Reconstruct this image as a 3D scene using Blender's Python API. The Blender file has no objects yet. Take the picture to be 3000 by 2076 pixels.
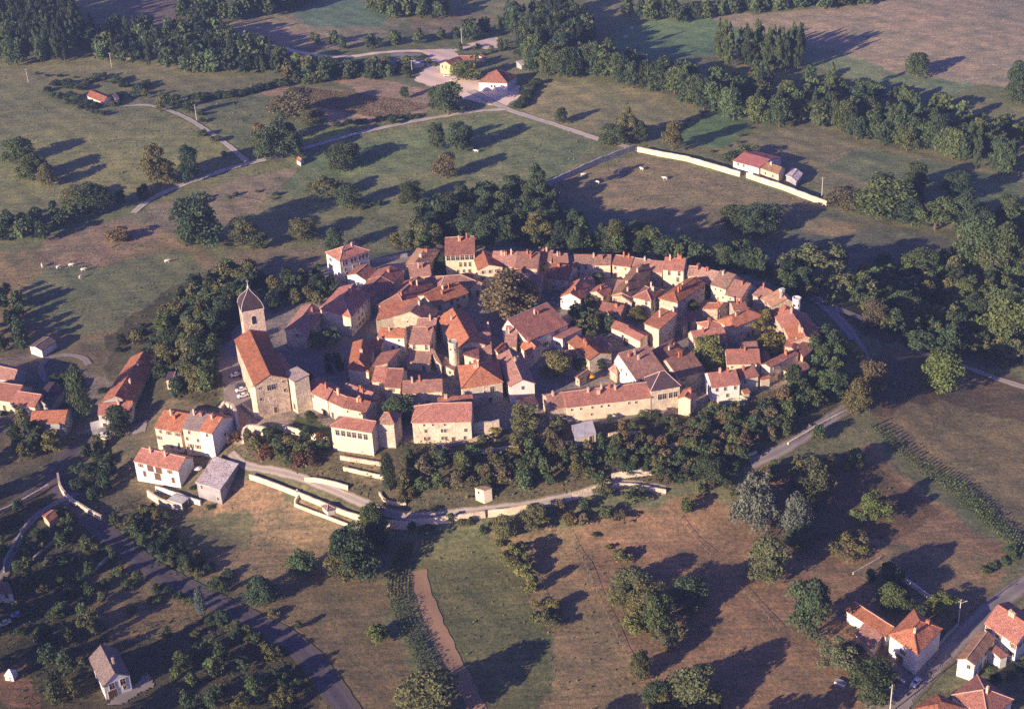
import bpy, math, random
import numpy as np
from mathutils import Vector, Matrix, noise
random.seed(7)
rng = np.random.default_rng(11)
R = math.radians
C = bpy.context.scene.collection
scene = bpy.context.scene
# ---------------------------------------------------------------- camera model
FPX, PITCH, ROLL, CAMZ = 4500.0, 29.0, -3.0, 280.0
CM = (Matrix.Rotation(R(90 - PITCH), 3, 'X') @ Matrix.Rotation(R(ROLL), 3, 'Z'))
def ray(u, v):
    d = CM @ Vector(((u - 1500) / FPX, -(v - 1038) / FPX, -1.0))
    return d
def at_z(u, v, z):
    d = ray(u, v)
    t = (z - CAMZ) / d.z
    return Vector((d.x * t, d.y * t, z))
def sstep(a, b, x):
    t = np.clip((x - a) / (b - a), 0, 1)
    return t * t * (3 - 2 * t)
def H(x, y):
    x = np.asarray(x, float); y = np.asarray(y, float)
    d = np.sqrt(((x - 8) / 120) ** 2 + ((y - 520) / 84) ** 2)
    s = sstep(0.98, 1.5, d)
    z = -15 * s
    z = z + s * (2.2 * np.sin(x / 90 + 1) * np.cos(y / 110) + 1.3 * np.sin((x + y) / 57))
    z = z + 9 * np.exp(-(((x + 190) / 120) ** 2 + ((y - 800) / 70) ** 2))
    z = z + 7 * np.exp(-(((x - 60) / 90) ** 2 + ((y - 860) / 60) ** 2))
    z = z + 0.12 * np.sin(x / 5.1 + 2 * np.sin(y / 13)) * np.cos(y / 6.3) + 0.06 * np.sin(x / 2.3 + y / 3.1)
    return z
def hz(x, y):
    return float(H(x, y))
def ground(u, v):
    z = -8.0
    for _ in range(40):
        p = at_z(u, v, z)
        z = z * 0.35 + 0.65 * hz(p.x, p.y)
    p = at_z(u, v, z)
    return Vector((p.x, p.y, hz(p.x, p.y)))
REG = {'S': (0, 0, 1), 'F': (0, 0, 0.76867), 'A': (600, 650, 3.845), 'B': (1100, 650, 3.845), 'C': (1600, 650, 3.845),
       'D': (2000, 700, 3.845), 'E': (600, 950, 3.845), 'G': (1100, 950, 3.845), 'H': (1600, 950, 3.845),
       'I': (2000, 1000, 3.845), 'J': (0, 950, 3.845), 'K': (300, 1150, 3.845), 'L': (800, 1250, 3.845),
       'M': (1300, 1250, 3.845), 'N': (2400, 1550, 3.035), 'O': (1000, 50, 3.296), 'P': (1900, 300, 3.296),
       'Q': (0, 1550, 3.035), '1': (0, 0, 2.307), '2': (0, 400, 2.307), '3': (1900, 0, 2.097), '4': (2100, 500, 2.28),
       '5': (1000, 1450, 2.307), '6': (1800, 1200, 1.9956), '7': (0, 1250, 2.307), '8': (900, 300, 2.307)}
def px(reg, p):
    r = REG[reg]
    return (r[0] + p[0] / r[2], r[1] + p[1] / r[2])
def G(reg, p):
    return ground(*px(reg, p))
def pxscale(v):                      # source pixels per metre across the view at row v
    dep = R(PITCH) + math.atan((v - 1038) / FPX)
    return FPX / (CAMZ + 8) * math.sin(dep) / math.cos(dep - R(PITCH)), dep

# ---------------------------------------------------------------- object helpers
def tag(o, label=None, cat=None, group=None, kind=None):
    if label: o['label'] = label
    if cat: o['category'] = cat
    if group: o['group'] = group
    if kind: o['kind'] = kind
    return o
def empty(name, loc):
    o = bpy.data.objects.new(name, None); o.location = loc
    o.empty_display_size = 0.5
    C.objects.link(o); return o
class MB:
    def __init__(s): s.v = []; s.f = []; s.m = []
    def add(s, vs, fs, m=0):
        k = len(s.v); s.v += [tuple(v) for v in vs]
        for f in fs: s.f.append(tuple(i + k for i in f)); s.m.append(m)
    def box(s, c, d, rz=0.0, m=0):
        x, y, z = d[0] / 2, d[1] / 2, d[2] / 2
        cs, sn = math.cos(rz), math.sin(rz)
        vs = [(c[0] + a * cs - b * sn, c[1] + a * sn + b * cs, c[2] + e) for e in (-z, z) for a, b in ((-x, -y), (x, -y), (x, y), (-x, y))]
        s.add(vs, [(3, 2, 1, 0), (4, 5, 6, 7), (0, 1, 5, 4), (1, 2, 6, 5), (2, 3, 7, 6), (3, 0, 4, 7)], m)
    def beam(s, a, b, w, h, m=0):
        a = Vector(a); b = Vector(b); d = b - a
        if d.length < 1e-4: return
        n = Vector((-d.y, d.x, 0))
        n = n.normalized() * w / 2 if n.length > 1e-5 else Vector((w / 2, 0, 0))
        u = d.cross(n).normalized() * h / 2
        vs = [p + i * n + j * u for p in (a, b) for i, j in ((-1, -1), (1, -1), (1, 1), (-1, 1))]
        s.add(vs, [(0, 1, 2, 3), (7, 6, 5, 4), (0, 4, 5, 1), (1, 5, 6, 2), (2, 6, 7, 3), (3, 7, 4, 0)], m)
    def lathe(s, c, prof, n=12, m=0, rot=0.0, sq=(1, 1)):
        k = len(s.v)
        for r, z in prof:
            for i in range(n):
                a = rot + i * 2 * math.pi / n
                s.v.append((c[0] + r * math.cos(a) * sq[0], c[1] + r * math.sin(a) * sq[1], c[2] + z))
        for j in range(len(prof) - 1):
            for i in range(n):
                s.f.append((k + j * n + i, k + j * n + (i + 1) % n, k + (j + 1) * n + (i + 1) % n, k + (j + 1) * n + i)); s.m.append(m)
        s.f.append(tuple(k + i for i in reversed(range(n)))); s.m.append(m)
        s.f.append(tuple(k + (len(prof) - 1) * n + i for i in range(n))); s.m.append(m)
    def mesh(s, name, mats):
        me = bpy.data.meshes.new(name)
        me.from_pydata(s.v, [], s.f)
        for m in (mats if isinstance(mats, (list, tuple)) else [mats]): me.materials.append(m)
        if any(s.m): me.polygons.foreach_set('material_index', s.m)
        me.update(); return me
    def build(s, name, mats, parent=None, loc=(0, 0, 0), rz=0.0):
        o = bpy.data.objects.new(name, s.mesh(name, mats)); o.location = loc; o.rotation_euler = (0, 0, rz)
        C.objects.link(o)
        if parent is not None: o.parent = parent
        return o
def inst(name, me, parent=None, loc=(0, 0, 0), rz=0.0, sc=(1, 1, 1)):
    o = bpy.data.objects.new(name, me); o.location = loc; o.rotation_euler = (0, 0, rz); o.scale = sc
    C.objects.link(o)
    if parent is not None: o.parent = parent
    return o

# ---------------------------------------------------------------- materials
def newmat(name):
    m = bpy.data.materials.new(name); m.use_nodes = True
    nt = m.node_tree; b = nt.nodes['Principled BSDF']
    b.inputs['Roughness'].default_value = 0.9
    b.inputs['Specular IOR Level'].default_value = 0.15
    return m, nt, b
def N(nt, t, **k):
    n = nt.nodes.new(t)
    for a, b in k.items():
        if a in n.inputs: n.inputs[a].default_value = b
        else: setattr(n, a, b)
    return n
def ramp(nt, src, stops):
    r = nt.nodes.new('ShaderNodeValToRGB'); e = r.color_ramp.elements
    while len(e) < len(stops): e.new(0.5)
    for i, (p, c) in enumerate(stops): e[i].position = p; e[i].color = (*c, 1)
    nt.links.new(src, r.inputs[0]); return r.outputs[0]
def noi(nt, scale, detail=3, rough=0.6, vec=None):
    n = N(nt, 'ShaderNodeTexNoise', Scale=scale, Detail=detail, Roughness=rough)
    if vec is None:
        tc = nt.nodes.new('ShaderNodeTexCoord'); vec = tc.outputs['Object']
    nt.links.new(vec, n.inputs['Vector'])
    return n.outputs['Fac']
def mixc(nt, a, b, fac, mode='MIX'):
    m = nt.nodes.new('ShaderNodeMix'); m.data_type = 'RGBA'; m.blend_type = mode
    for s, i in ((fac, 0), (a, 6), (b, 7)):
        if hasattr(s, 'is_linked') or hasattr(s, 'links'): nt.links.new(s, m.inputs[i])
        elif i == 0: m.inputs[0].default_value = s
        else: m.inputs[i].default_value = (*s, 1)
    return m.outputs[2]
def bump(nt, b, src, strength, dist):
    n = N(nt, 'ShaderNodeBump', Strength=strength, Distance=dist)
    nt.links.new(src, n.inputs['Height']); nt.links.new(n.outputs[0], b.inputs['Normal'])
def wallmat(name, base, dark, stone=0.0):
    m, nt, b = newmat(name)
    geo = nt.nodes.new('ShaderNodeNewGeometry'); P = geo.outputs['Position']
    f1 = noi(nt, 0.35, 4, 0.65, P); f2 = noi(nt, 2.6, 3, 0.7, P)
    c = mixc(nt, base, dark, ramp(nt, f1, [(0.4, (0, 0, 0)), (0.72, (1, 1, 1))]))
    f0 = noi(nt, 0.12, 5, 0.7, P); c = mixc(nt, c, tuple(x * 0.8 for x in dark), ramp(nt, f0, [(0.5, (0, 0, 0)), (0.7, (.8, .8, .8))]))
    g = mixc(nt, c, tuple(x * 0.62 for x in dark), ramp(nt, f2, [(0.5, (0, 0, 0)), (0.8, (.75, .75, .75))]))
    if stone > 0:
        vo = N(nt, 'ShaderNodeTexVoronoi', Scale=1.9); nt.links.new(P, vo.inputs['Vector'])
        sh = ramp(nt, vo.outputs['Color'], [(0.15, (.62, .58, .55)), (0.8, (1.15, 1.12, 1.05))])
        g = mixc(nt, g, sh, stone, 'MULTIPLY')
        bump(nt, b, vo.outputs['Distance'], 0.5, 0.12)
    else:
        bump(nt, b, f2, 0.35, 0.05)
    nt.links.new(g, b.inputs['Base Color']); return m
def roofmat(name, c1, c2, c3, amt=1.0):
    m, nt, b = newmat(name)
    geo = nt.nodes.new('ShaderNodeNewGeometry'); P = geo.outputs['Position']
    oi = nt.nodes.new('ShaderNodeObjectInfo')
    f1 = noi(nt, 0.42, 4, 0.7, P); f2 = noi(nt, 1.3, 3, 0.85, P); f3 = noi(nt, 3.2, 2, 0.7, P)
    c = mixc(nt, c1, c2, ramp(nt, f1, [(0.36, (0, 0, 0)), (0.64, (1, 1, 1))]))
    c = mixc(nt, c, c3, ramp(nt, f2, [(0.48, (0, 0, 0)), (0.72, (amt,) * 3)]))
    sp = ramp(nt, f3, [(0.34, (.42, .42, .44)), (0.5, (1, 1, 1)), (0.66, (1.6, 1.55, 1.45))])
    c = mixc(nt, c, sp, 0.9, 'MULTIPLY')
    hsv = N(nt, 'ShaderNodeHueSaturation')
    mr = N(nt, 'ShaderNodeMapRange'); mr.inputs['To Min'].default_value = 0.72; mr.inputs['To Max'].default_value = 1.22
    nt.links.new(oi.outputs['Random'], mr.inputs['Value']); nt.links.new(mr.outputs[0], hsv.inputs['Value'])
    nt.links.new(c, hsv.inputs['Color']); nt.links.new(hsv.outputs[0], b.inputs['Base Color'])
    bump(nt, b, f3, 0.7, 0.14); b.inputs['Roughness'].default_value = 0.95
    return m
def plain(name, c, rough=0.8, var=0.25, metal=0.0):
    m, nt, b = newmat(name); b.inputs['Roughness'].default_value = rough; b.inputs['Metallic'].default_value = metal
    geo = nt.nodes.new('ShaderNodeNewGeometry')
    f = noi(nt, 1.7, 4, 0.7, geo.outputs['Position'])
    k = mixc(nt, tuple(x * (1 - var) for x in c), tuple(min(1, x * (1 + var)) for x in c), f)
    nt.links.new(k, b.inputs['Base Color']); return m
W = {'cream': wallmat('plaster_cream', (.80, .68, .46), (.62, .49, .33)),
     'white': wallmat('plaster_white', (.84, .80, .70), (.68, .62, .52)),
     'stone': wallmat('rubble_stone', (.66, .53, .39), (.46, .36, .27), 0.9),
     'pale': wallmat('pale_stone', (.76, .65, .48), (.55, .45, .33), 0.7),
     'grey': wallmat('grey_render', (.42, .40, .38), (.30, .28, .27)),
     'yellow': wallmat('yellow_render', (.66, .53, .26), (.52, .40, .20)),
     'ivy': None, 'pink': wallmat('pinkish_stone', (.74, .57, .43), (.54, .40, .31), 0.7)}
RF = {'orange': roofmat('tiles_orange', (.50, .20, .10), (.36, .14, .08), (.18, .09, .065), .85),
      'red': roofmat('tiles_red', (.43, .185, .125), (.31, .135, .10), (.17, .095, .08), .85),
      'brown': roofmat('tiles_brown', (.38, .19, .135), (.26, .135, .105), (.45, .30, .22), .7),
      'old': roofmat('tiles_weathered', (.42, .24, .165), (.27, .155, .12), (.58, .42, .31), .9),
      'ochre': roofmat('tiles_ochre', (.44, .26, .145), (.32, .18, .11), (.20, .115, .08), .8),
      'slate': roofmat('slate_purple', (.080, .050, .062), (.060, .040, .052), (.10, .065, .07), .5),
      'greyroof': roofmat('tiles_grey', (.24, .18, .16), (.18, .14, .13), (.30, .22, .18), .7),
      'stoneslab': roofmat('stone_slabs', (.34, .27, .23), (.24, .19, .17), (.42, .33, .27), .8),
      'metal': roofmat('rusty_sheet', (.62, .60, .60), (.50, .40, .36), (.28, .13, .08), 1.0),
      'pinkmetal': roofmat('pink_sheet', (.40, .15, .13), (.34, .13, .12), (.28, .12, .11), .5),
      'concrete': plain('concrete_roof', (.55, .52, .47), .9)}
M_PANE = plain('window_dark', (.035, .03, .04), .35, .3)
M_SUR = plain('window_surround', (.60, .52, .40), .9, .15)
M_SHUT = plain('shutter_brown', (.20, .10, .06), .8)
M_SHUT2 = plain('shutter_grey', (.42, .38, .33), .8)
M_WOOD = plain('old_wood', (.13, .075, .05), .9)
M_CHIM = plain('chimney_render', (.58, .42, .30), .95, .3)
M_CHIMB = plain('chimney_brick', (.42, .16, .09), .95, .3)
M_MORT = plain('ridge_mortar', (.62, .42, .30), .95, .3)
M_BARK = plain('bark', (.13, .10, .075), .95)
M_ROAD = plain('asphalt', (.135, .11, .12), .95, .3)
M_TRACK = plain('gravel_track', (.33, .28, .23), .95, .35)
M_LANE = plain('pale_lane', (.25, .215, .19), .95, .3)
M_COB = plain('cobbles', (.25, .21, .19), .95, .25)
M_DIRT = plain('bare_dirt', (.74, .57, .43), .95, .25)
def roadmat(name, c, verge):
    m, nt, b = newmat(name); geo = nt.nodes.new('ShaderNodeNewGeometry'); P = geo.outputs['Position']
    at = N(nt, 'ShaderNodeAttribute', attribute_name='across')
    k = mixc(nt, tuple(x * .75 for x in c), tuple(min(1, x * 1.3) for x in c), noi(nt, .5, 6, .8, P))
    k = mixc(nt, k, ramp(nt, at.outputs['Fac'], [(0, (.80, .80, .80)), (.25, (.9, .9, .9)), (.45, (1.25, 1.22, 1.18)), (.65, (1, 1, 1))]), .8, 'MULTIPLY')
    ad = nt.nodes.new('ShaderNodeMath'); ad.operation = 'ADD'; nt.links.new(at.outputs['Fac'], ad.inputs[0])
    mu = nt.nodes.new('ShaderNodeMath'); mu.operation = 'MULTIPLY'; mu.inputs[1].default_value = .9; nt.links.new(noi(nt, .8, 4, .8, P), mu.inputs[0]); nt.links.new(mu.outputs[0], ad.inputs[1])
    k = mixc(nt, k, verge, ramp(nt, ad.outputs[0], [(1.12 / 1.6, (0, 0, 0)), (1.30 / 1.6, (1, 1, 1))]))
    ad2 = nt.nodes.new('ShaderNodeMath'); ad2.operation = 'MULTIPLY'; ad2.inputs[1].default_value = 1 / 1.6
    for l in list(nt.links):
        if l.from_node == ad: s_ = l.to_socket; nt.links.remove(l); nt.links.new(ad2.outputs[0], s_)
    nt.links.new(ad.outputs[0], ad2.inputs[0])
    nt.links.new(k, b.inputs['Base Color']); bump(nt, b, noi(nt, 1.5, 4, .8, P), .3, .1); return m
M_ROAD = roadmat('asphalt_road', (.10, .082, .092), (.12, .10, .062)); M_FLANE = roadmat('field_lane', (.46, .41, .34), (.2, .18, .11)); M_LANE = roadmat('pale_lane_worn', (.25, .215, .19), (.16, .135, .08)); M_TRACK = roadmat('gravel_walk', (.33, .28, .23), (.17, .14, .08))
M_CONC = plain('pole_concrete', (.55, .50, .44), .9, .1)
M_COW = plain('cow_hide', (.78, .70, .58), .9, .08)
def leafmat(name, tint=False):
    m, nt, b = newmat(name)
    oi = N(nt, 'ShaderNodeAttribute', attribute_name='tint') if tint else nt.nodes.new('ShaderNodeObjectInfo')
    at = N(nt, 'ShaderNodeAttribute', attribute_name='tone')
    geo = nt.nodes.new('ShaderNodeNewGeometry')
    f = noi(nt, 0.9, 2, 0.6, geo.outputs['Position'])
    v = ramp(nt, at.outputs['Fac'], [(0.0, (.62, .62, .62)), (1.0, (1.38, 1.34, 1.2))])
    c = mixc(nt, oi.outputs['Color'], v, 1.0, 'MULTIPLY')
    w = ramp(nt, f, [(0.35, (.8, .82, .85)), (0.65, (1.15, 1.12, 1.0))])
    c = mixc(nt, c, w, 1.0, 'MULTIPLY')
    nt.links.new(c, b.inputs['Base Color'])
    tr = nt.nodes.new('ShaderNodeBsdfTranslucent'); nt.links.new(c, tr.inputs['Color'])
    mx = nt.nodes.new('ShaderNodeMixShader'); mx.inputs[0].default_value = 0.25
    nt.links.new(b.outputs[0], mx.inputs[1]); nt.links.new(tr.outputs[0], mx.inputs[2])
    nt.links.new(mx.outputs[0], nt.nodes['Material Output'].inputs['Surface'])
    return m
M_LEAF = leafmat('foliage'); M_LEAFT = leafmat('wood_foliage', True)
LEAFC = {'d': (.078, .112, .062), 'g': (.115, .158, .072), 'o': (.155, .160, .078), 'y': (.23, .225, .075),
         'l': (.16, .205, .07), 'r': (.15, .09, .06), 's': (.165, .19, .165), 'b': (.175, .145, .085), 'k': (.048, .070, .046)}
# ---------------------------------------------------------------- sun direction (towards the sun)
SUN_EL, SHDW = 17.0, 39.0
SUND = Vector((-math.cos(R(SHDW)) * math.cos(R(SUN_EL)), -math.sin(R(SHDW)) * math.cos(R(SUN_EL)), math.sin(R(SUN_EL))))
HAZE, EXPO = 0.00009, 1.05
# ---------------------------------------------------------------- ground sheet with its fields
ys = [-3000, -1000, -300, 0, 120, 190]
y = 215.0
while y < 1180:
    ys.append(y); y += 0.0016 * y + 0.12
ys += [1230, 1330, 1500, 1800, 2400, 3600, 5500, 9000]
ss = np.concatenate([[-2, -1.5, -1.2, -1.07, -1.02, -1.005], np.linspace(-1, 1, 560), [1.005, 1.02, 1.07, 1.2, 1.5, 2]])
YY = np.array(ys)
HW = np.clip(70 + 0.40 * YY, 160, 6000)[:, None]; SA = np.abs(ss)[None, :]
GX = np.sign(ss)[None, :] * np.where(SA <= 1, SA * HW, HW * (2 - SA) + 7000 * (SA - 1))
GY = np.repeat(YY[:, None], len(ss), 1)
GZ = H(GX, GY)
def inpoly(poly, X, Y):
    r = np.zeros(X.shape, bool); n = len(poly)
    for i in range(n):
        x1, y1 = poly[i]; x2, y2 = poly[(i + 1) % n]
        if y1 == y2: continue
        c = ((y1 > Y) != (y2 > Y)) & (X < (x2 - x1) * (Y - y1) / (y2 - y1) + x1)
        r ^= c
    return r
def wpoly(pts, reg='F'):
    return [(p.x, p.y) for p in (G(reg, q) for q in pts)]
JX = GX + 1.3 * np.sin(GY / 3.7 + 2 * np.sin(GX / 9)) + 0.6 * np.sin(GX / 1.9 + GY / 1.3)
JY = GY + 1.3 * np.cos(GX / 4.1 + 2 * np.cos(GY / 11)) + 0.6 * np.cos(GX / 1.5 - GY / 2.3)
col = np.zeros(GX.shape + (4,), np.float32); col[..., :3] = (.145, .150, .080); col[..., 3] = 1
# a: wild = scrub floor marker kept in alpha (0 = smooth crop, 1 = rough)
def paint(pts, c, reg='F', rough=1.0):
    m = inpoly(wpoly(pts, reg), JX, JY)
    col[m, :3] = c; col[m, 3] = rough
OLIVE2 = 0
OLIVE, TAN, BROWN, GREEN, DRY = (.165, .155, .080), (.27, .20, .125), (.205, .145, .090), (.105, .150, .075), (.23, .165, .095)
paint([(230, -40), (440, -40), (520, 60), (470, 75), (300, 40)], (.15, .11, .09))
paint([(500, 55), (560, 30), (690, -40), (900, -40), (920, 40), (880, 80), (760, 112), (640, 105), (560, 85)], (.21, .19, .12))
paint([(640, 20), (760, -10), (880, 20), (860, 60), (700, 60)], (.11, .17, .11))
paint([(520, 55), (640, 62), (800, 85), (740, 110), (600, 95)], (.27, .21, .15))
paint([(930, 40), (1040, 20), (1120, 40), (1060, 90), (930, 70)], (.19, .15, .10))
paint([(1310, 130), (1400, 50), (1620, 35), (1700, 95), (1560, 130), (1420, 140)], (.11, .175, .09))
paint([(1580, 38), (1760, 28), (2010, 0), (2100, -60), (2500, -60), (2400, 210), (2190, 190), (2010, 160), (1900, 120), (1690, 70)], (.265, .215, .15))
paint([(1700, 70), (1900, 120), (2010, 160), (2190, 190), (2150, 215), (2000, 190), (1880, 170), (1800, 130)], (.14, .175, .10))
paint([(-200, 170), (100, 150), (300, 145), (500, 165), (650, 185), (560, 215), (400, 205), (230, 190), (60, 185)], (.155, .150, .085))
paint([(-200, 195), (95, 200), (235, 265), (385, 235), (545, 365), (430, 400), (320, 420), (100, 430), (-200, 420)], (.160, .165, .082))
paint([(450, 240), (560, 215), (700, 245), (790, 290), (740, 315), (670, 335), (580, 350), (480, 290)], (.115, .135, .075))
paint([(590, 205), (650, 192), (960, 225), (990, 240), (890, 270), (760, 285), (700, 250), (620, 225)], (.27, .19, .135))
paint([(750, 180), (830, 175), (970, 205), (985, 225), (830, 215)], (.29, .20, .14))
paint([(690, 300), (780, 288), (785, 300), (700, 328), (675, 333)], (.19, .22, .07))
paint([(680, 345), (850, 300), (1120, 250), (1200, 270), (1350, 320), (1230, 410), (980, 470), (820, 470), (620, 450), (600, 400)], (.130, .155, .080))
paint([(1170, 245), (1215, 185), (1400, 190), (1600, 240), (1500, 290), (1330, 300), (1220, 270)], (.185, .175, .095))
paint([(1520, 290), (1600, 255), (1700, 275), (1640, 330), (1530, 325)], (.10, .165, .075))
paint([(1610, 340), (1780, 278), (1900, 285), (2306, 390), (2500, 450), (2500, 620), (2150, 520), (1880, 440), (1790, 395)], (.175, .165, .095))
paint([(1245, 412), (1440, 345), (1860, 465), (1720, 540), (1500, 520), (1240, 440)], (.185, .155, .095))
paint([(1240, 440), (1520, 520), (1480, 560), (1250, 540)], (.10, .13, .09))
paint([(1600, 560), (1880, 470), (2150, 540), (2140, 610), (1900, 620), (1700, 590)], (.12, .125, .095))
paint([(1790, 510), (1860, 490), (1960, 510), (1900, 530), (1830, 530)], (.21, .17, .10))
paint([(-200, 610), (60, 560), (285, 488), (410, 535), (490, 590), (480, 650), (330, 760), (60, 770), (-200, 760)], (.185, .150, .085))
paint([(90, 540), (285, 488), (370, 520), (240, 600), (100, 600)], (.23, .165, .11))
paint([(100, 600), (240, 600), (410, 560), (480, 620), (330, 745), (110, 750), (40, 680)], (.135, .150, .080))
paint([(700, 352), (1100, 272), (1190, 285), (900, 350), (720, 425)], (.120, .160, .078))
paint([(820, 400), (1050, 360), (1210, 380), (1150, 430), (960, 460), (840, 455)], (.155, .165, .085))
paint([(1850, 380), (1950, 330), (2306, 410), (2500, 470), (2500, 540), (2100, 450)], (.125, .150, .085))
paint([(330, 470), (520, 410), (680, 370), (620, 440), (600, 470), (520, 500), (380, 520), (300, 500)], (.19, .16, .11))
paint([(560, 470), (640, 430), (700, 460), (620, 475)], (.155, .16, .09))
paint([(470, 600), (560, 560), (740, 560), (690, 620), (560, 660), (490, 640)], (.17, .145, .09))
# yards and rough slopes outside the western rampart
paint([(-300, 780), (260, 780), (500, 900), (560, 970), (530, 1050), (500, 1100), (430, 1230), (200, 1170), (-300, 1150)], (.130, .112, .070))
paint([(-100, 810), (90, 800), (250, 850), (250, 950), (100, 985), (-100, 960)], (.15, .13, .105), rough=.4)
paint([(300, 1080), (420, 1120), (470, 1200), (430, 1240), (330, 1160)], (.19, .145, .085))
# scrub around the village
SC = (.075, .072, .042)
paint([(240, 760), (380, 650), (560, 600), (700, 650), (620, 720), (500, 780), (500, 920), (330, 900), (240, 860)], SC)
paint([(880, 560), (940, 490), (1230, 430), (1260, 540), (1480, 575), (1800, 600), (1900, 620), (2140, 600), (2306, 470), (2500, 520), (2500, 830), (2150, 800), (1980, 770), (1900, 720), (1700, 620), (1240, 570)], SC)
paint([(2000, 650), (2306, 690), (2500, 760), (2500, 840), (2160, 810), (1990, 760)], (.095, .085, .06))
# village floor
COB = (.25, .215, .185)
paint([(500, 790), (560, 700), (640, 640), (760, 600), (940, 565), (1240, 560), (1560, 580), (1760, 650), (1840, 760), (1800, 860), (1560, 930), (1240, 970), (1130, 1000), (930, 1010), (740, 960), (560, 970), (500, 940), (515, 850)], COB, rough=.3)
paint([(500, 935), (560, 900), (660, 940), (640, 960), (550, 975), (560, 1000), (520, 990)], (.30, .25, .19), rough=.3)
paint([(660, 930), (740, 960), (735, 985), (650, 955)], (.09, .11, .05))
# castle gardens and slope
GD = (.095, .085, .050)
paint([(550, 985), (740, 985), (880, 1000), (1230, 965), (1560, 925), (1850, 860), (1900, 925), (1700, 1040), (1500, 1085), (1240, 1130), (930, 1170), (820, 1140), (650, 1065), (545, 1050)], GD)
paint([(770, 1000), (870, 1020), (860, 1100), (760, 1060)], (.16, .13, .075))
# foreground fields
paint([(500, 1100), (550, 1065), (650, 1110), (830, 1175), (760, 1290), (640, 1310), (470, 1300), (430, 1230)], (.21, .165, .095))
paint([(505, 1095), (545, 1075), (650, 1110), (590, 1165), (480, 1150)], (.27, .185, .11))
paint([(400, 1170), (480, 1150), (585, 1170), (560, 1230), (460, 1260), (400, 1230)], (.14, .135, .075))
paint([(480, 1290), (640, 1310), (780, 1290), (870, 1290), (870, 1400), (960, 1560), (980, 1700), (760, 1700), (700, 1480), (540, 1370)], (.155, .125, .070))
paint([(925, 1200), (1100, 1185), (1180, 1300), (1260, 1480), (1220, 1596), (1100, 1700), (1060, 1570), (960, 1320), (935, 1280)], (.125, .130, .062))
paint([(1100, 1185), (1290, 1185), (1450, 1540), (1470, 1750), (1150, 1750), (1260, 1500), (1180, 1300)], (.22, .165, .092))
paint([(1290, 1180), (1330, 1160), (1600, 1115), (1720, 1140), (1900, 1040), (1960, 1000), (2010, 1040), (2290, 1260), (2260, 1310), (2000, 1500), (1960, 1596), (1900, 1750), (1560, 1750), (1450, 1540)], (.235, .155, .092))
paint([(1700, 1080), (1900, 1020), (2000, 1060), (2120, 1150), (2010, 1220), (1850, 1220), (1720, 1160)], (.14, .095, .060))
paint([(1900, 1290), (2010, 1220), (2290, 1262), (2240, 1320), (2120, 1400), (2040, 1330)], (.20, .155, .092))
paint([(1970, 960), (1970, 930), (2120, 870), (2500, 960), (2500, 1270), (2306, 1215), (2150, 1080)], (.19, .155, .085))
paint([(1980, 790), (2140, 800), (2500, 900), (2500, 960), (2120, 900), (1970, 940), (1950, 860)], (.125, .095, .062))
# lower left
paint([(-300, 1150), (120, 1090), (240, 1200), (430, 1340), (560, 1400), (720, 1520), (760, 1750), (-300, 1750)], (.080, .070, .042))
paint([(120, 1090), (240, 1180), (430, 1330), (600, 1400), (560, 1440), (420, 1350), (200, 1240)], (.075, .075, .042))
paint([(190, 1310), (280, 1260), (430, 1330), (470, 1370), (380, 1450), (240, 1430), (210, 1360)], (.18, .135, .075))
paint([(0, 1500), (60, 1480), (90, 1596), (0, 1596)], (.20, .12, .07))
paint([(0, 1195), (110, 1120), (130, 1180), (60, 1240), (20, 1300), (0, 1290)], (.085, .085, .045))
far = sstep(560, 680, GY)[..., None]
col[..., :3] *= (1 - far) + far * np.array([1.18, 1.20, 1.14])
nr, nc = GX.shape
gv = np.stack([GX, GY, GZ], -1).reshape(-1, 3)
idx = np.arange(nr * nc).reshape(nr, nc)
gf = np.stack([idx[:-1, :-1], idx[:-1, 1:], idx[1:, 1:], idx[1:, :-1]], -1).reshape(-1, 4)
me = bpy.data.meshes.new('ground')
me.vertices.add(len(gv)); me.vertices.foreach_set('co', gv.ravel())
me.loops.add(gf.size); me.loops.foreach_set('vertex_index', gf.ravel())
me.polygons.add(len(gf)); me.polygons.foreach_set('loop_start', np.arange(0, gf.size, 4)); me.polygons.foreach_set('loop_total', np.full(len(gf), 4))
me.update(); me.polygons.foreach_set('use_smooth', np.ones(len(gf), bool))
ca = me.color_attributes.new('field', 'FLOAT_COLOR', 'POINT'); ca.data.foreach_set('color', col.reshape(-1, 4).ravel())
m, nt, b = newmat('fields')
at = N(nt, 'ShaderNodeAttribute', attribute_name='field')
geo = nt.nodes.new('ShaderNodeNewGeometry'); P = geo.outputs['Position']
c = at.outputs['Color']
c = mixc(nt, c, ramp(nt, noi(nt, .012, 4, .6, P), [(.3, (.80, .88, .92)), (.7, (1.22, 1.12, 1.05))]), 1.0, 'MULTIPLY')
c = mixc(nt, c, ramp(nt, noi(nt, .09, 6, .75, P), [(.3, (.55, .66, .66)), (.5, (1, 1, 1)), (.7, (1.48, 1.34, 1.22))]), .95, 'MULTIPLY')
c = mixc(nt, c, ramp(nt, noi(nt, .8, 6, .9, P), [(.34, (.36, .42, .42)), (.5, (1, 1, 1)), (.66, (1.8, 1.66, 1.5))]), .9, 'MULTIPLY')
mp = N(nt, 'ShaderNodeMapping'); mp.inputs['Rotation'].default_value = (0, 0, .5); mp.inputs['Scale'].default_value = (.035, .55, 1)
nt.links.new(P, mp.inputs['Vector'])
c = mixc(nt, c, ramp(nt, noi(nt, 1.0, 5, .75, mp.outputs[0]), [(.35, (.70, .76, .78)), (.65, (1.28, 1.20, 1.12))]), .85, 'MULTIPLY')
nt.links.new(c, b.inputs['Base Color'])
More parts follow.
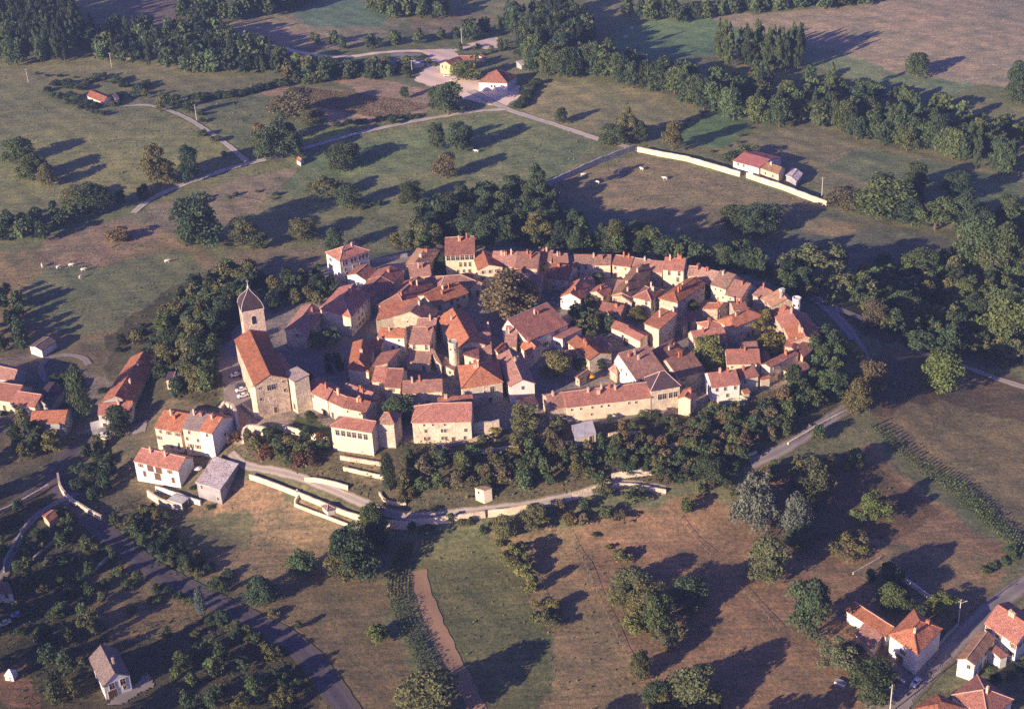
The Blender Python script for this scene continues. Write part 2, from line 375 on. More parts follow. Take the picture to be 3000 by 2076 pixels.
bump(nt, b, noi(nt, .75, 5, .8, P), .55, .5)
me.materials.append(m)
gnd = bpy.data.objects.new('ground', me); C.objects.link(gnd); tag(gnd, kind='structure', label='patchwork of dry pastures and fields around the village')

# ---------------------------------------------------------------- draped strips: roads, lanes, tracks
def resample(pts, step):
    out = [pts[0]]
    for a, b2 in zip(pts, pts[1:]):
        L = (b2 - a).length; n = max(1, int(L / step))
        for i in range(1, n + 1): out.append(a.lerp(b2, i / n))
    return out
def smooth(pts, k=2):
    for _ in range(k):
        o = [pts[0]]
        for a, b2 in zip(pts, pts[1:]): o += [a.lerp(b2, .25), a.lerp(b2, .75)]
        pts = o + [pts[-1]]
    return pts
def wline(pts, reg='F'):
    return [Vector((p.x, p.y, 0)) for p in (G(reg, q) for q in pts)]
ROADS = []
def strip(name, pts, w, mat, lift, reg='F', jag=.25, zig=None, label=None):
    P2 = resample(smooth(wline(pts, reg)), 1.2); acr = []
    ROADS.append((np.array([(p.x, p.y) for p in P2]), w / 2))
    nx = zig or max(8, int(w / .7))
    mb = MB(); vs = []; fs = []
    for i, p in enumerate(P2):
        d = (P2[min(i + 1, len(P2) - 1)] - P2[max(i - 1, 0)]); n = Vector((-d.y, d.x, 0)).normalized()
        ww = (w if not callable(w) else w(i / len(P2))) / 2 + jag * math.sin(i * .9) * math.sin(i * .37 + 1)
        for j in range(nx + 1):
            q = p + n * ww * (2 * j / nx - 1)
            z = hz(q.x, q.y) + lift + (.035 * (j % 2) if zig else 0)
            vs.append((q.x, q.y, z)); acr.append(abs(2 * j / nx - 1))
    for i in range(len(P2) - 1):
        for j in range(nx):
            a = i * (nx + 1) + j; fs.append((a, a + nx + 1, a + nx + 2, a + 1))
    # face up
    mb.add(vs, [tuple(reversed(f)) for f in fs])
    o = mb.build(name, mat); o.data.update(); o.data.attributes.new('across', 'FLOAT', 'POINT').data.foreach_set('value', np.array(acr, np.float32))
    if o.data.polygons[0].normal.z < 0: o.data.flip_normals()
    return tag(o, label, kind='structure')
def patch(name, poly, mat, lift, reg='F', step=.7, label=None):
    pw = wpoly(poly, reg); xs = [p[0] for p in pw]; yv = [p[1] for p in pw]
    X, Y = np.meshgrid(np.arange(min(xs), max(xs) + step, step), np.arange(min(yv), max(yv) + step, step))
    X2 = X + .4 * np.sin(Y * .7); Y2 = Y + .4 * np.sin(X * .8)
    Z = H(X, Y) + lift; ins = inpoly(pw, X2, Y2)
    vid = {}; vs = []; fs = []
    def g(i, j):
        if (i, j) not in vid: vid[(i, j)] = len(vs); vs.append((X[i, j], Y[i, j], Z[i, j]))
        return vid[(i, j)]
    for i in range(X.shape[0] - 1):
        for j in range(X.shape[1] - 1):
            if ins[i, j] and ins[i + 1, j + 1]: fs.append((g(i, j), g(i, j + 1), g(i + 1, j + 1), g(i + 1, j)))
    mb = MB(); mb.add(vs, fs)
    return tag(mb.build(name, mat), label, kind='structure')
strip('road', [(810, 1640), (700, 1480), (640, 1432), (520, 1372), (430, 1328), (350, 1288), (280, 1235), (205, 1170), (140, 1115), (115, 1070), (150, 1020), (240, 972), (330, 955)], 8.0, M_ROAD, .16, label='dark asphalt road winding up to the village from the bottom')
strip('road', [(-60, 1185), (0, 1152), (60, 1115), (118, 1080)], 4.5, M_ROAD, .19, label='dark side road leaving the frame on the left')
strip('lane', [(175, 1110), (110, 1140), (60, 1180), (30, 1235), (8, 1300), (-30, 1370)], 3.2, M_LANE, .22, label='narrow lane curving down the left edge')
strip('road', [(2500, 1220), (2306, 1312), (2230, 1372), (2130, 1470), (2060, 1542), (1960, 1650)], 7.5, M_LANE, .16, label='wide pale road beside the houses at lower right')
strip('path', [(1500, 1105), (1400, 1085), (1320, 1110), (1230, 1132), (1100, 1150), (930, 1168), (860, 1152), (800, 1125), (650, 1065), (545, 1050), (520, 1020)], 3.6, M_TRACK, .16, label='gravel walk inside the lower rampart wall')
strip('path', [(1910, 918), (1860, 950), (1800, 990), (1750, 1020), (1690, 1045)], 4.6, M_LANE, .16, label='pale lane running down towards the gardens')
strip('path', [(1835, 670), (1870, 700), (1905, 735), (1935, 780), (1958, 825), (1935, 870)], 5.2, M_LANE, .16, label='pale lane under the eastern rampart')
strip('path', [(1880, 695), (1930, 712), (1970, 735)], 4, M_LANE, .2, label='short forecourt at the end of the eastern lane')
strip('path', [(2500, 930), (2306, 872), (2220, 842), (2150, 815), (2060, 790)], 3.6, M_TRACK, .16, label='pale farm track at the right edge')
strip('road', [(1060, 205), (1130, 243), (1200, 266), (1270, 288), (1340, 312), (1430, 336), (1480, 350)], 5, M_FLANE, .16, label='pale lane from the far farm to the long wall')
strip('lane', [(1140, 246), (1060, 252), (980, 265), (850, 290), (740, 318), (670, 340), (580, 364), (520, 378), (470, 396), (400, 420), (330, 452), (300, 480)], 4.2, M_FLANE, .2, label='thin lane crossing the far pastures')
strip('lane', [(556, 364), (512, 326), (455, 288), (405, 258), (330, 235), (280, 240)], 3.8, M_FLANE, .24, label='thin lane climbing to the lone orange roofed house')
strip('track', [(540, 98), (590, 100), (640, 110), (700, 124), (780, 131), (850, 119), (930, 114), (1000, 120), (1060, 105), (1125, 95)], 5, M_DIRT, .2, label='sandy track past the quarry')
patch('farmyard', [(950, 112), (1020, 110), (1050, 140), (1075, 180), (1170, 192), (1175, 215), (1130, 246), (1020, 218), (930, 182), (960, 150)], M_DIRT, .14, label='pinkish dirt yard around the far farm')
patch('quarry', [(860, 130), (900, 118), (960, 122), (950, 160), (900, 150)], M_TRACK, .17, label='pale sandy quarry beside the track')
patch('quarry', [(1050, 100), (1120, 82), (1135, 108), (1090, 112)], M_DIRT, .17, label='sandy bank left of the dark wood')
patch('forecourt', [(1950, 1560), (2000, 1530), (2060, 1548), (2110, 1480), (2140, 1440), (2165, 1450), (2080, 1550), (2010, 1640), (1940, 1640)], M_TRACK, .26, label='paved strip beside the lower right road')
patch('terrace', [(1976, 1498), (2010, 1480), (2080, 1540), (2050, 1560)], M_LANE, .3, label='paved terrace behind the white house')
patch('driveway', [(235, 1590), (340, 1510), (350, 1545), (260, 1590)], M_TRACK, .16, label='pale driveway below the steep roofed house')
patch('car_park', [(480, 800), (545, 740), (600, 730), (560, 800), (560, 880), (580, 930), (520, 935), (505, 870)], M_COB, .1, label='gravel parking strip left of the church')
patch('plaza', [(680, 780), (760, 760), (830, 730), (850, 770), (790, 800), (780, 850), (700, 840)], M_LANE, .12, label='pale square between church and houses')
patch('plaza', [(1080, 700), (1150, 720), (1130, 760), (1090, 740)], M_COB, .12, label='cobbled square by the big old tree')
patch('driveway', [(160, 975), (235, 955), (330, 950), (330, 975), (240, 985)], M_LANE, .24, label='pale forecourt near the cream roadside house')
strip('driveway', [(108, 860), (95, 845), (90, 825), (108, 805), (150, 798), (190, 806), (200, 822)], 3.2, M_LANE, .2, label='curved gravel drive around the left garden')
strip('tilled_field', [(941, 1284), (946, 1310), (958, 1350), (985, 1415), (1018, 1485), (1052, 1550), (1090, 1630)], 5.3, plain('tilled_soil', (.33, .205, .12), .95, .4), .12, jag=.35, label='narrow tilled strip with ridges, between crops and green field')
def proj(p):
    v = CM.inverted() @ (Vector(p) - Vector((0, 0, CAMZ)))
    return (1500 + v.x / -v.z * FPX, 1038 - v.y / -v.z * FPX)
# ---------------------------------------------------------------- houses
def _winmesh(kind):
    mb = MB(); w, h = {'std': (.9, 1.35), 'small': (.6, .8), 'big': (1.5, 2.1), 'tall': (1.0, 2.0), 'door': (1.2, 2.3), 'barn': (2.6, 2.8), 'shut': (.95, 1.4), 'shutg': (.95, 1.4)}[kind]
    # local: x across, -y outwards, origin at the centre on the wall plane
    mb.box((0, -.02, 0), (w, .10, h), m=0)
    s = .16
    for a, b2, c, d in ((-(w + s) / 2, 0, s, h + 2 * s), ((w + s) / 2, 0, s, h + 2 * s)): mb.box((a, -.045, b2), (c, .15, d), m=1)
    for z in (-(h + s) / 2, (h + s) / 2): mb.box((0, -.055, z), (w - .01, .17, s), m=1)
    if kind in ('std', 'big', 'tall', 'shut', 'shutg'):
        mb.box((0, -.075, 0), (.07, .02, h - .02), m=1)
        if kind in ('big', 'tall'): mb.box((0, -.078, h * .15), (w - .02, .02, .07), m=1)
    if kind in ('shut', 'shutg'):
        for sx in (-1, 1): mb.box((sx * (w / 2 + .16 + w / 4), -.065, 0), (w / 2, .06, h), m=2)
    if kind in ('door', 'barn'):
        mb.box((0, -.08, -.1), (w * .94, .04, h * .9), m=2)
    return mb.mesh('window_' + kind, [M_PANE, M_SUR, M_SHUT2 if kind == 'shutg' else (M_WOOD if kind in ('door', 'barn') else M_SHUT)])
WINM = {k: _winmesh(k) for k in ('std', 'small', 'big', 'tall', 'door', 'barn', 'shut', 'shutg')}
def _chim(k):
    mb = MB(); w, d, h = [(.75, .6, 1.7), (1.1, .65, 1.5), (.6, .6, 2.3)][k % 3]
    mb.box((0, 0, h / 2 - .9), (w, d, h + 1.8)); mb.box((0, 0, h + .08), (w + .16, d + .16, .14))
    for i in range(2 if w > .7 else 1):
        mb.lathe(((i - .5) * w * .5 if w > .7 else 0, 0, h + .15), [(.13, 0), (.11, .4)], 6)
    return mb.mesh('chimney_stack', M_CHIM if k < 3 else M_CHIMB)
CHM = [_chim(k) for k in range(6)]
def wnoise(x, y, z=0.0): return noise.noise(Vector((x * .35, y * .35, z)))
def roofmesh(faces, lift, thick, seed, step=1.1, amp=.13):
    mb = MB()
    for f in faces:
        p = [Vector(q) for q in f]
        if len(p) == 3: p = [p[0], p[1], p[2], p[2]]
        nu = max(2, int(max((p[1] - p[0]).length, (p[2] - p[3]).length) / step)); nv = max(2, int(max((p[3] - p[0]).length, (p[2] - p[1]).length) / step))
        top = []; 
        for j in range(nv + 1):
            for i in range(nu + 1):
                a = p[0].lerp(p[1], i / nu); b2 = p[3].lerp(p[2], i / nu); q = a.lerp(b2, j / nv)
                q.z += lift + amp * wnoise(q.x, q.y, seed) + .05 * noise.noise(Vector((q.x * 1.7, q.y * 1.7, seed)))
                top.append(q)
        n = len(top); vs = top + [q - Vector((0, 0, thick)) for q in top]; fs = []
        w = nu + 1
        for j in range(nv):
            for i in range(nu):
                a = j * w + i; fs.append((a, a + 1, a + w + 1, a + w)); fs.append((n + a, n + a + w, n + a + w + 1, n + a + 1))
        per = list(range(0, nu)) + [nu + j * w for j in range(nv)] + [nv * w + i for i in range(nu, 0, -1)] + [j * w for j in range(nv, 0, -1)]
        for a, b2 in zip(per, per[1:] + per[:1]): fs.append((b2, a, n + a, n + b2))
        mb.add(vs, fs)
    return mb
HOUSES = []
HI = [0]
def corners_from_ridge(reg, r1, r2, e, h, z0, tanp, wf, style):
    w = 4.0
    for _ in range(12):
        zr = z0 + h + tanp * w
        a = at_z(*px(reg, r1), zr); b2 = at_z(*px(reg, r2), zr); c = at_z(*px(reg, e), z0 + h)
        d = (b2 - a); d.z = 0; L = d.length; d.normalize(); n = Vector((-d.y, d.x, 0))
        s = (c - a).dot(n); w = .5 * w + .5 * abs(s)
    sg = 1 if s > 0 else -1
    near = n * sg * w; far = -n * sg * w * wf
    # order: B, C = near eave ends; D, A far
    if style in ('hip', 'hip1'): a = a - d * w * .98
    if style in ('hip', 'hip2'): b2 = b2 + d * w * .98
    return [a + near, b2 + near, b2 + far, a + far], w
def house(name, reg, pts, h, label, wall='cream', roof='brown', style='gable', ridge='bc', pitch=23, mode='c', wf=1.0, win=None, nch=1, cat='house', group='houses of the walled village', z0=None, wins='auto', doors=True, cap=None, zoff=0.0, oh=.35, maxw=7):
    """mode c: pts = eave corners A, B (nearest), C; mode r: pts = ridge end, ridge end, a point on the near eave"""
    HI[0] += 1; rnd = random.Random(HI[0] * 17 + 5)
    tanp = math.tan(R(pitch)); P = [px(reg, p) for p in pts]
    if z0 is None:
        g = ground(sum(p[0] for p in P) / len(P), sum(p[1] for p in P) / len(P) + h * 5.5); z0 = g.z
    z0 += zoff
    if mode == 'c':
        A, B, Cc = [at_z(*p, z0 + h) for p in P]; D = A + Cc - B; q = [B, Cc, D, A]; t = .5
        if ridge == 'ab': q = [A, B, Cc, D]                   # ridge parallel q0-q1
    else:
        q, w = corners_from_ridge(reg, *pts, h, z0, tanp, wf, style); t = 1 / (1 + wf)
    q = [Vector((v.x, v.y, 0)) for v in q]
    # make counter-clockwise
    area = sum(q[i].x * q[(i + 1) % 4].y - q[(i + 1) % 4].x * q[i].y for i in range(4))
    if area < 0:
        q = [q[1], q[0], q[3], q[2]]
        style = {'hip1': 'hip2', 'hip2': 'hip1'}.get(style, style)
    cen = sum(q, Vector()) / 4
    zg = min(hz(v.x, v.y) for v in q)
    base = Vector((cen.x, cen.y, zg))
    q = [v - cen for v in q]; eh = z0 + h - zg; bot = -1.2 if True else 0
    root = empty(name, base); tag(root, label, cat, group)
    e = (q[1] - q[0]); L = e.length; ed = e.normalized()
    perp = Vector((-ed.y, ed.x, 0)); Wd = abs((q[3] - q[0]).dot(perp))
    run1 = Wd * t; 
    m1 = q[0].lerp(q[3], t); m2 = q[1].lerp(q[2], t)
    Z = lambda v, z: Vector((v.x, v.y, z))
    seed = rnd.random() * 50
    if style == 'flat':
        rise = 0; mb = MB(); qq = [Z(v, eh + .0) for v in q]
        faces = [tuple(Z(v + (v.normalized() * .2), eh) for v in q)]
    elif style in ('shed', 'shed2'):
        # high edge at q3-q2 (shed) or q0-q1 (shed2)
        rise = tanp * Wd; hi = (2, 3) if style == 'shed' else (0, 1)
        def zc(i): return eh + (rise if i in hi else 0)
        o = oh; outs = []
        for i in range(4):
            dv = (perp * (-1 if i in (0, 1) else 1) * o + ed * (-1 if i in (0, 3) else 1) * .2)
            outs.append(Z(q[i] + dv, zc(i) + (tanp * o if i in hi else -tanp * o)))
        faces = [tuple(outs)]
    else:
        rise = tanp * run1
        k1 = k2 = 0
        hipk = min(run1, L * .46)
        if style in ('hip', 'hip1', 'mansard'): k1 = hipk
        if style in ('hip', 'hip2', 'mansard'): k2 = hipk
        if style == 'pyr': k1 = k2 = L / 2
        r1 = Z(m1 + ed * k1, eh + rise); r2 = Z(m2 - ed * k2, eh + rise)
        o = oh; og = .22; tf = rise / max(.1, Wd - run1)
        def out(i):
            sx = -1 if i in (0, 3) else 1
            ho = o if ((k1 if i in (0, 3) else k2) > 0) else og
            dz = tanp * o if i in (0, 1) else tf * o
            return Z(q[i] + perp * (-1 if i in (0, 1) else 1) * o + ed * sx * ho, eh - dz)
        E0, E1, E2, E3 = [out(i) for i in range(4)]
        R1 = r1 if k1 else r1 - ed * og; R2 = r2 if k2 else r2 + ed * og
        faces = [(E0, E1, R2, R1), (E2, E3, R1, R2)]
        if k1: faces.append((E3, E0, R1))
        if k2: faces.append((E1, E2, R2))
    rm = roofmesh(faces, .16, .30, seed)
    ro = rm.build('roof', RF[roof] if isinstance(roof, str) else roof, root)
    # walls
    mb = MB(); wm = W[wall]
    vs = [Z(v, bot) for v in q]
    if style in ('shed', 'shed2'): tops = [Z(q[i], zc(i)) for i in range(4)]
    else: tops = [Z(v, eh) for v in q]
    fs = [(3, 2, 1, 0), (0, 1, 5, 4), (1, 2, 6, 5), (2, 3, 7, 6), (3, 0, 4, 7), (4, 5, 6, 7)]
    mb.add(vs + tops, fs)
    if style in ('gable', 'hip1', 'hip2'):
        vv = [Z(q[0], eh), Z(q[3], eh), Z(m1, eh + rise), Z(q[1], eh), Z(q[2], eh), Z(m2, eh + rise)]
        mb = MB(); vs = [Z(v, bot) for v in q]
        k1g = style != 'hip1'; k2g = style != 'hip2'
        V = vs + [Z(v, eh) for v in q] + [Z(m1, eh + rise) if k1g else Z(m1 + ed * run1 * .9, eh + rise * .9), Z(m2, eh + rise) if k2g else Z(m2 - ed * run1 * .9, eh + rise * .9)]
        mb.add(V, [(3, 2, 1, 0), (0, 1, 5, 4), (2, 3, 7, 6), (1, 2, 6, 9, 5) if k2g else (1, 2, 6, 5), (3, 0, 4, 8, 7) if k1g else (3, 0, 4, 7), (4, 5, 9, 8), (6, 7, 8, 9)] + ([] if k2g else [(5, 6, 9)]) + ([] if k1g else [(7, 4, 8)]))
    wo = mb.build('wall', wm, root)
    # ridge and hip caps
    if style not in ('flat', 'shed', 'shed2') and (cap if cap is not None else rnd.random() < .55):
        cb = MB(); pts2 = [(r1, r2)] if (r2 - r1).length > .5 else []
        if k1: pts2 += [(E0, r1), (E3, r1)]
        if k2: pts2 += [(E1, r2), (E2, r2)]
        for a, b2 in pts2:
            n = max(2, int((b2 - a).length / 1.5)); prev = None
            for i in range(n + 1):
                p = a.lerp(b2, i / n); p.z += .24 + .13 * wnoise(p.x, p.y, seed)
                if prev: cb.beam(prev, p, .26, .16)
                prev = p
        cb.build('ridge_cap', M_MORT if rnd.random() < .6 else RF['orange'], root)
    # chimneys
    for i in range(nch):
        t2 = rnd.uniform(.12, .9); s = rnd.choice((.12, .3, -.25, .5))
        if style == 'flat': break
        if style in ('shed', 'shed2'):
            p = q[0].lerp(q[1], t2).lerp(q[3].lerp(q[2], t2), .6); z = eh + rise * .6
        else:
            p = m1.lerp(m2, .15 + .7 * t2) - perp * run1 * abs(s) * .8; z = eh + rise * (1 - abs(s) * .8)
        inst('chimney', CHM[rnd.randrange(6)], root, (p.x, p.y, z), math.atan2(ed.y, ed.x) + rnd.choice((0, math.pi / 2)))
    # windows on the walls that can be seen
    n_w = 0
    if wins == 'auto':
        for i in range(4):
            a, b2 = q[i], q[(i + 1) % 4]; dv = b2 - a; Lw = dv.length
            if Lw < 2.2: continue
            nrm = Vector((dv.y, -dv.x, 0)).normalized()
            mid = (a + b2) / 2 + cen; tc = Vector((-mid.x, -mid.y, 0)).normalized()
            if nrm.dot(tc) < .12: continue
            ang = math.atan2(dv.y, dv.x); ncol = max(1, int(Lw / 3.1)); zt = eh - 1.35; rows = []
            mid2 = a.lerp(b2, .5); gz = hz(mid2.x + cen.x, mid2.y + cen.y) - base.z
            while zt > gz + 1.2 and len(rows) < 3: rows.append(zt); zt -= 2.75
            for ri, z in enumerate(rows):
                for c in range(ncol):
                    if n_w >= maxw or rnd.random() < .36: continue
                    f = (c + .5 + rnd.uniform(-.18, .18)) / ncol; p = a.lerp(b2, f)
                    k = win or rnd.choice(('std', 'small', 'shut', 'std', 'small', 'shutg'))
                    if isinstance(k, tuple): k = rnd.choice(k)
                    last = ri == len(rows) - 1
                    if last and doors and rnd.random() < .3 and z - gz < 3.5:
                        inst('door', WINM['door'], root, (p.x, p.y, gz + 1.2), ang)
                    else: inst('window', WINM[k], root, (p.x, p.y, z), ang)
                    n_w += 1
    elif wins:
        for (ei, kind, zz, fr) in wins:          # edge index in the A,B,C frame: 'ab' / 'bc'
            best = None
            tgt = {'ab': (A, B), 'bc': (B, Cc)}[ei] if mode == 'c' else None
            if tgt is None:
                a, b2 = (q[0] , q[1]); 
                # near eave edge of a ridge-mode house faces the camera
                c1 = ((q[0] + q[1]) / 2 + cen).length; c2 = ((q[2] + q[3]) / 2 + cen).length
                if c2 < c1: a, b2 = q[2], q[3]
                if ei == 'end': 
                    s1 = ((q[1] + q[2]) / 2 + cen).length; s2 = ((q[3] + q[0]) / 2 + cen).length
                    a, b2 = (q[1], q[2]) if s1 < s2 else (q[3], q[0])
            else:
                a = Vector((tgt[0].x, tgt[0].y, 0)) - cen; b2 = Vector((tgt[1].x, tgt[1].y, 0)) - cen
            if proj(a + cen)[0] > proj(b2 + cen)[0]: a, b2 = b2, a
            dv = b2 - a; nrm = Vector((dv.y, -dv.x, 0)).normalized(); mid = (a + b2) / 2
            ang = math.atan2(dv.y, dv.x)
            if nrm.dot(mid) < 0: ang += math.pi
            for f in fr:
                p = a.lerp(b2, f); inst('door' if kind in ('door', 'barn') else 'window', WINM[kind], root, (p.x, p.y, eh + zz), ang)
    HOUSES.append((label, cen, q))
    return root
c, r_ = 'c', 'r'
V = 'houses of the walled village'; OUT = 'houses outside the ramparts'
def HH(*a, **k): return house('village_house', *a, **k)
# ----- back left
house('village_mansion', 'A', [(1365, 342), (1520, 437), (1845, 322)], 8.9, 'square white mansion with a hipped roof and rows of tall windows, northern edge', 'white', 'red', 'hip', 'bc', 25, nch=2, cap=True,
      wins=[('bc', 'tall', -1.9, [.12, .22, .4, .52, .68, .8, .92]), ('bc', 'std', -4.8, [.15, .45, .7]), ('bc', 'door', -7.4, [.2]), ('ab', 'shut', -2.2, [.3]), ('ab', 'shut', -5.2, [.35])])
HH('A', [(1605, 598), (1808, 652), (1935, 548)], 4.2, 'low annex with a blank white gable in front of the square mansion', 'white', 'red', 'gable', 'bc', 20, nch=0, wins=None)
HH('A', [(2100, 495), (1985, 607), (2180, 625)], 6.5, 'house with a broad roof right behind the low white annex', 'stone', 'red', mode=r_, wf=1.1)
HH('A', [(1985, 614), (1810, 764), (2070, 732)], 6, 'house stepping down from the mansion annex, with a pale verge line', 'stone', 'red', mode=r_, nch=0, cap=True)
HH('A', [(1300, 972), (1640, 1072), (1855, 830)], 8.5, 'large cream house with a hipped roof above the tree in the church square', 'cream', 'red', 'hip1', 'bc', 24, nch=2, cap=True, maxw=12)
HH('A', [(905, 1212), (1140, 1265), (1325, 1000)], 6.5, 'long brown roofed house between the bell tower and the large cream house', 'pale', 'brown', 'gable', 'bc', 24, nch=2)
# ----- region B
HH('B', [(30, 935), (340, 970), (640, 700)], 6.5, 'narrow house with a long lit left roof slope and a cream curved front', 'cream', 'red', 'hip1', 'bc', 25, nch=3)
HH('B', [(5, 1100), (440, 1002), (500, 900)], 6.8, 'house with a tall blank cream wall bending below an orange strip of roof', 'cream', 'orange', 'shed', 'ab', 15, nch=0, wins=[('ab', 'small', -3, [.55])])
HH('B', [(500, 895), (395, 1010), (660, 1060)], 6.5, 'brown roofed house joined to the back of the blank cream wall', 'stone', 'brown', mode=r_, nch=1)
HH('B', [(480, 1085), (690, 1090), (560, 1180)], 7, 'upper of two stacked brown roofs above the stone arcade courtyard', 'stone', 'brown', mode=r_, wf=.8, nch=1)
HH('B', [(425, 1180), (650, 1190), (480, 1372)], 7.5, 'lower of two stacked brown roofs, directly above the stone arcade courtyard', 'pale', 'brown', mode=r_, wf=.4, nch=1, win='tall')
HH('B', [(50, 1200), (335, 1203), (190, 1298)], 6.2, 'small white fronted house with a thin orange roof, left of the arcade courtyard', 'white', 'orange', mode=r_, wf=.6, nch=1, win='small')
HH('B', [(440, 838), (670, 950), (1045, 795)], 6, 'house with a bright orange slope and a cream gable, left of the big old tree', 'cream', 'orange', 'gable', 'bc', 22, nch=3, cap=True, win=('big', 'std'))
HH('B', [(550, 625), (730, 735), (1195, 690)], 5.5, 'long low house with a shaded curved roof and a cream left end', 'cream', 'brown', 'hip', 'bc', 22, nch=0)
HH('B', [(925, 590), (960, 660), (1110, 640)], 5, 'small house squeezed between the timbered tower house and the shaded curved roof', 'stone', 'red', 'gable', 'bc', 22, nch=0)
HH('B', [(555, 308), (440, 470), (650, 410)], 6, 'house with a wide pointed orange roof just left of the timbered tower house', 'stone', 'ochre', mode=r_, style='hip1', nch=2)
HH('B', [(370, 480), (600, 455), (560, 595)], 6, 'brown roofed house with two small chimneys, in front of the pointed orange roof', 'stone', 'brown', mode=r_, wf=.6, nch=2)
house('tower_house', 'B', [(785, 180), (1112, 165), (1040, 362)], 10.2, 'tall timbered tower house with a band of windows under its eave on the northern edge', 'cream', 'red', mode=r_, wf=.5, nch=3, group=V,
      wins=[('near', 'big', -1.5, [.1, .26, .42, .58, .74, .9]), ('near', 'tall', -4.6, [.5, .66, .82]), ('near', 'std', -7.6, [.4, .6, .8])])
HH('B', [(1215, 320), (1272, 480), (1125, 450)], 7.6, 'house with a vivid orange lit slope right of the timbered tower house', 'cream', 'orange', mode=r_, wf=1.3, nch=0)
HH('B', [(1205, 548), (1418, 606), (1440, 535)], 5, 'small house with a bright white end wall in front of the vivid orange slope', 'white', 'brown', 'gable', 'ab', 20, nch=0, wins=[('ab', 'small', -2, [.4])])
HH('B', [(1330, 332), (1600, 338), (1500, 500)], 7, 'broad shaded roof with tall chimneys, right of the vivid orange slope', 'stone', 'brown', mode=r_, wf=.8, nch=5)
HH('B', [(1605, 338), (1850, 345), (1740, 520)], 7, 'broad shaded roof in the middle of the northern row', 'stone', 'brown', mode=r_, wf=.8, nch=3)
HH('B', [(1855, 315), (2000, 320), (1930, 440)], 7, 'narrow taller house closing the shaded block of the northern row', 'stone', 'brown', mode=r_, wf=.8, nch=2)
HH('B', [(1470, 560), (1635, 538), (1545, 640)], 6, 'house with a red lean roof behind the crown of the big old tree', 'stone', 'red', mode=r_, nch=1)
HH('B', [(1640, 590), (1868, 595), (1790, 720)], 7, 'shaded house with a pale verge line, right behind the big old tree', 'stone', 'brown', mode=r_, nch=0, cap=True)
HH('B', [(2000, 370), (2160, 360), (2100, 450)], 7.5, 'reddish house with two chimneys in the northern row, left of its bend', 'stone', 'brown', mode=r_, nch=2)
HH('B', [(1990, 470), (2228, 500), (2060, 640)], 5.5, 'low red house with a stone front, inside the northern row', 'pale', 'red', mode=r_, wf=.7, nch=1)
HH('C', [(160, 840), (385, 872), (492, 715)], 5.5, 'small house with a vivid left roof slope and a white gable, behind the central orchard', 'white', 'orange', 'gable', 'bc', 26, nch=1)
HH('C', [(500, 790), (640, 840), (730, 762)], 5, 'tiny red roofed house between the white gabled one and the long diagonal roof', 'stone', 'red', 'gable', 'bc', 24, nch=1, cap=True)
HH('C', [(1085, 475), (850, 790), (1100, 650)], 6.5, 'house with a very long diagonal roof running down from the northern row', 'stone', 'ochre', mode=r_, nch=2)
HH('C', [(745, 832), (960, 912), (1020, 730)], 6, 'patched low house at the foot of the long diagonal roof', 'stone', 'brown', 'gable', 'bc', 20, nch=2)
HH('C', [(985, 842), (1180, 886), (1310, 768)], 7.5, 'pale house with a hipped roof and dark doorways in the middle of the village', 'pale', 'red', 'hip', 'bc', 25, nch=2, win='tall')
HH('C', [(1275, 855), (1480, 906), (1790, 692)], 7.2, 'long bright orange roofed house with a white end and a shaded right wall', 'pale', 'orange', 'hip1', 'bc', 24, nch=3, maxw=10)
# northern row, right of the bend
HH('C', [(310, 372), (730, 374), (600, 482)], 6, 'long pale tiled house of the northern row with an ivy touched cream front', 'cream', 'old', mode=r_, wf=.6, nch=2)
HH('C', [(785, 376), (985, 400), (860, 492)], 6, 'house of the northern row with a darker roof above a cream front', 'cream', 'red', mode=r_, wf=.6, nch=2)
HH('C', [(990, 405), (1180, 430), (1050, 500)], 6, 'low house of the northern row behind the top of the long diagonal roof', 'stone', 'brown', mode=r_, wf=.6, nch=1)
HH('C', [(1185, 430), (1335, 442), (1240, 560)], 6, 'shaded narrow house left of the taller cream fronted one in the northern row', 'stone', 'brown', mode=r_, wf=.6, nch=0)
HH('C', [(1345, 395), (1572, 410), (1430, 542)], 7.8, 'taller cream fronted house standing out of the northern row', 'cream', 'red', mode=r_, wf=.6, nch=3, win='tall')
HH('C', [(1612, 498), (1752, 506), (1680, 605)], 6, 'house of the north eastern row behind the bright orange long roof', 'stone', 'old', mode=r_, wf=.6, nch=2)
HH('C', [(1757, 512), (1958, 560), (1850, 672)], 6, 'pale tiled house of the north eastern row with broken eave line', 'stone', 'old', mode=r_, wf=.6, nch=2)
HH('C', [(1970, 545), (2138, 592), (1960, 735)], 6.4, 'house of the north eastern row with a steep greyish roof and lit cream front', 'cream', 'old', mode=r_, wf=.6, nch=1, win='small')
HH('D', [(590, 455), (765, 500), (600, 655)], 6, 'plain brown roofed house ending the north eastern row at an alley', 'cream', 'brown', mode=r_, wf=.6, nch=1, win='small')
HH('D', [(885, 535), (1015, 592), (890, 668)], 6, 'house just right of the alley in the eastern row', 'stone', 'brown', mode=r_, wf=.6, nch=1)
HH('D', [(1078, 572), (1172, 672), (995, 750)], 6.5, 'house with a large lit roof below the square white chimney on the eastern row', 'stone', 'ochre', mode=r_, wf=.6, nch=1, cap=True)
HH('D', [(1150, 750), (1215, 835), (1045, 875)], 6, 'orange roofed house beside the round white turret', 'stone', 'orange', mode=r_, wf=.9, nch=1)
HH('D', [(1215, 795), (1290, 915), (1085, 930)], 6.6, 'shaded purple roofed house between the turret and the two tall chimneys', 'stone', 'red', mode=r_, wf=1.1, nch=1)
HH('D', [(1297, 918), (1380, 1092), (1180, 1060)], 7.6, 'house with an orange lit slope, pale verge and two tall chimneys at the eastern end', 'stone', 'orange', mode=r_, wf=1.25, nch=3, cap=True)
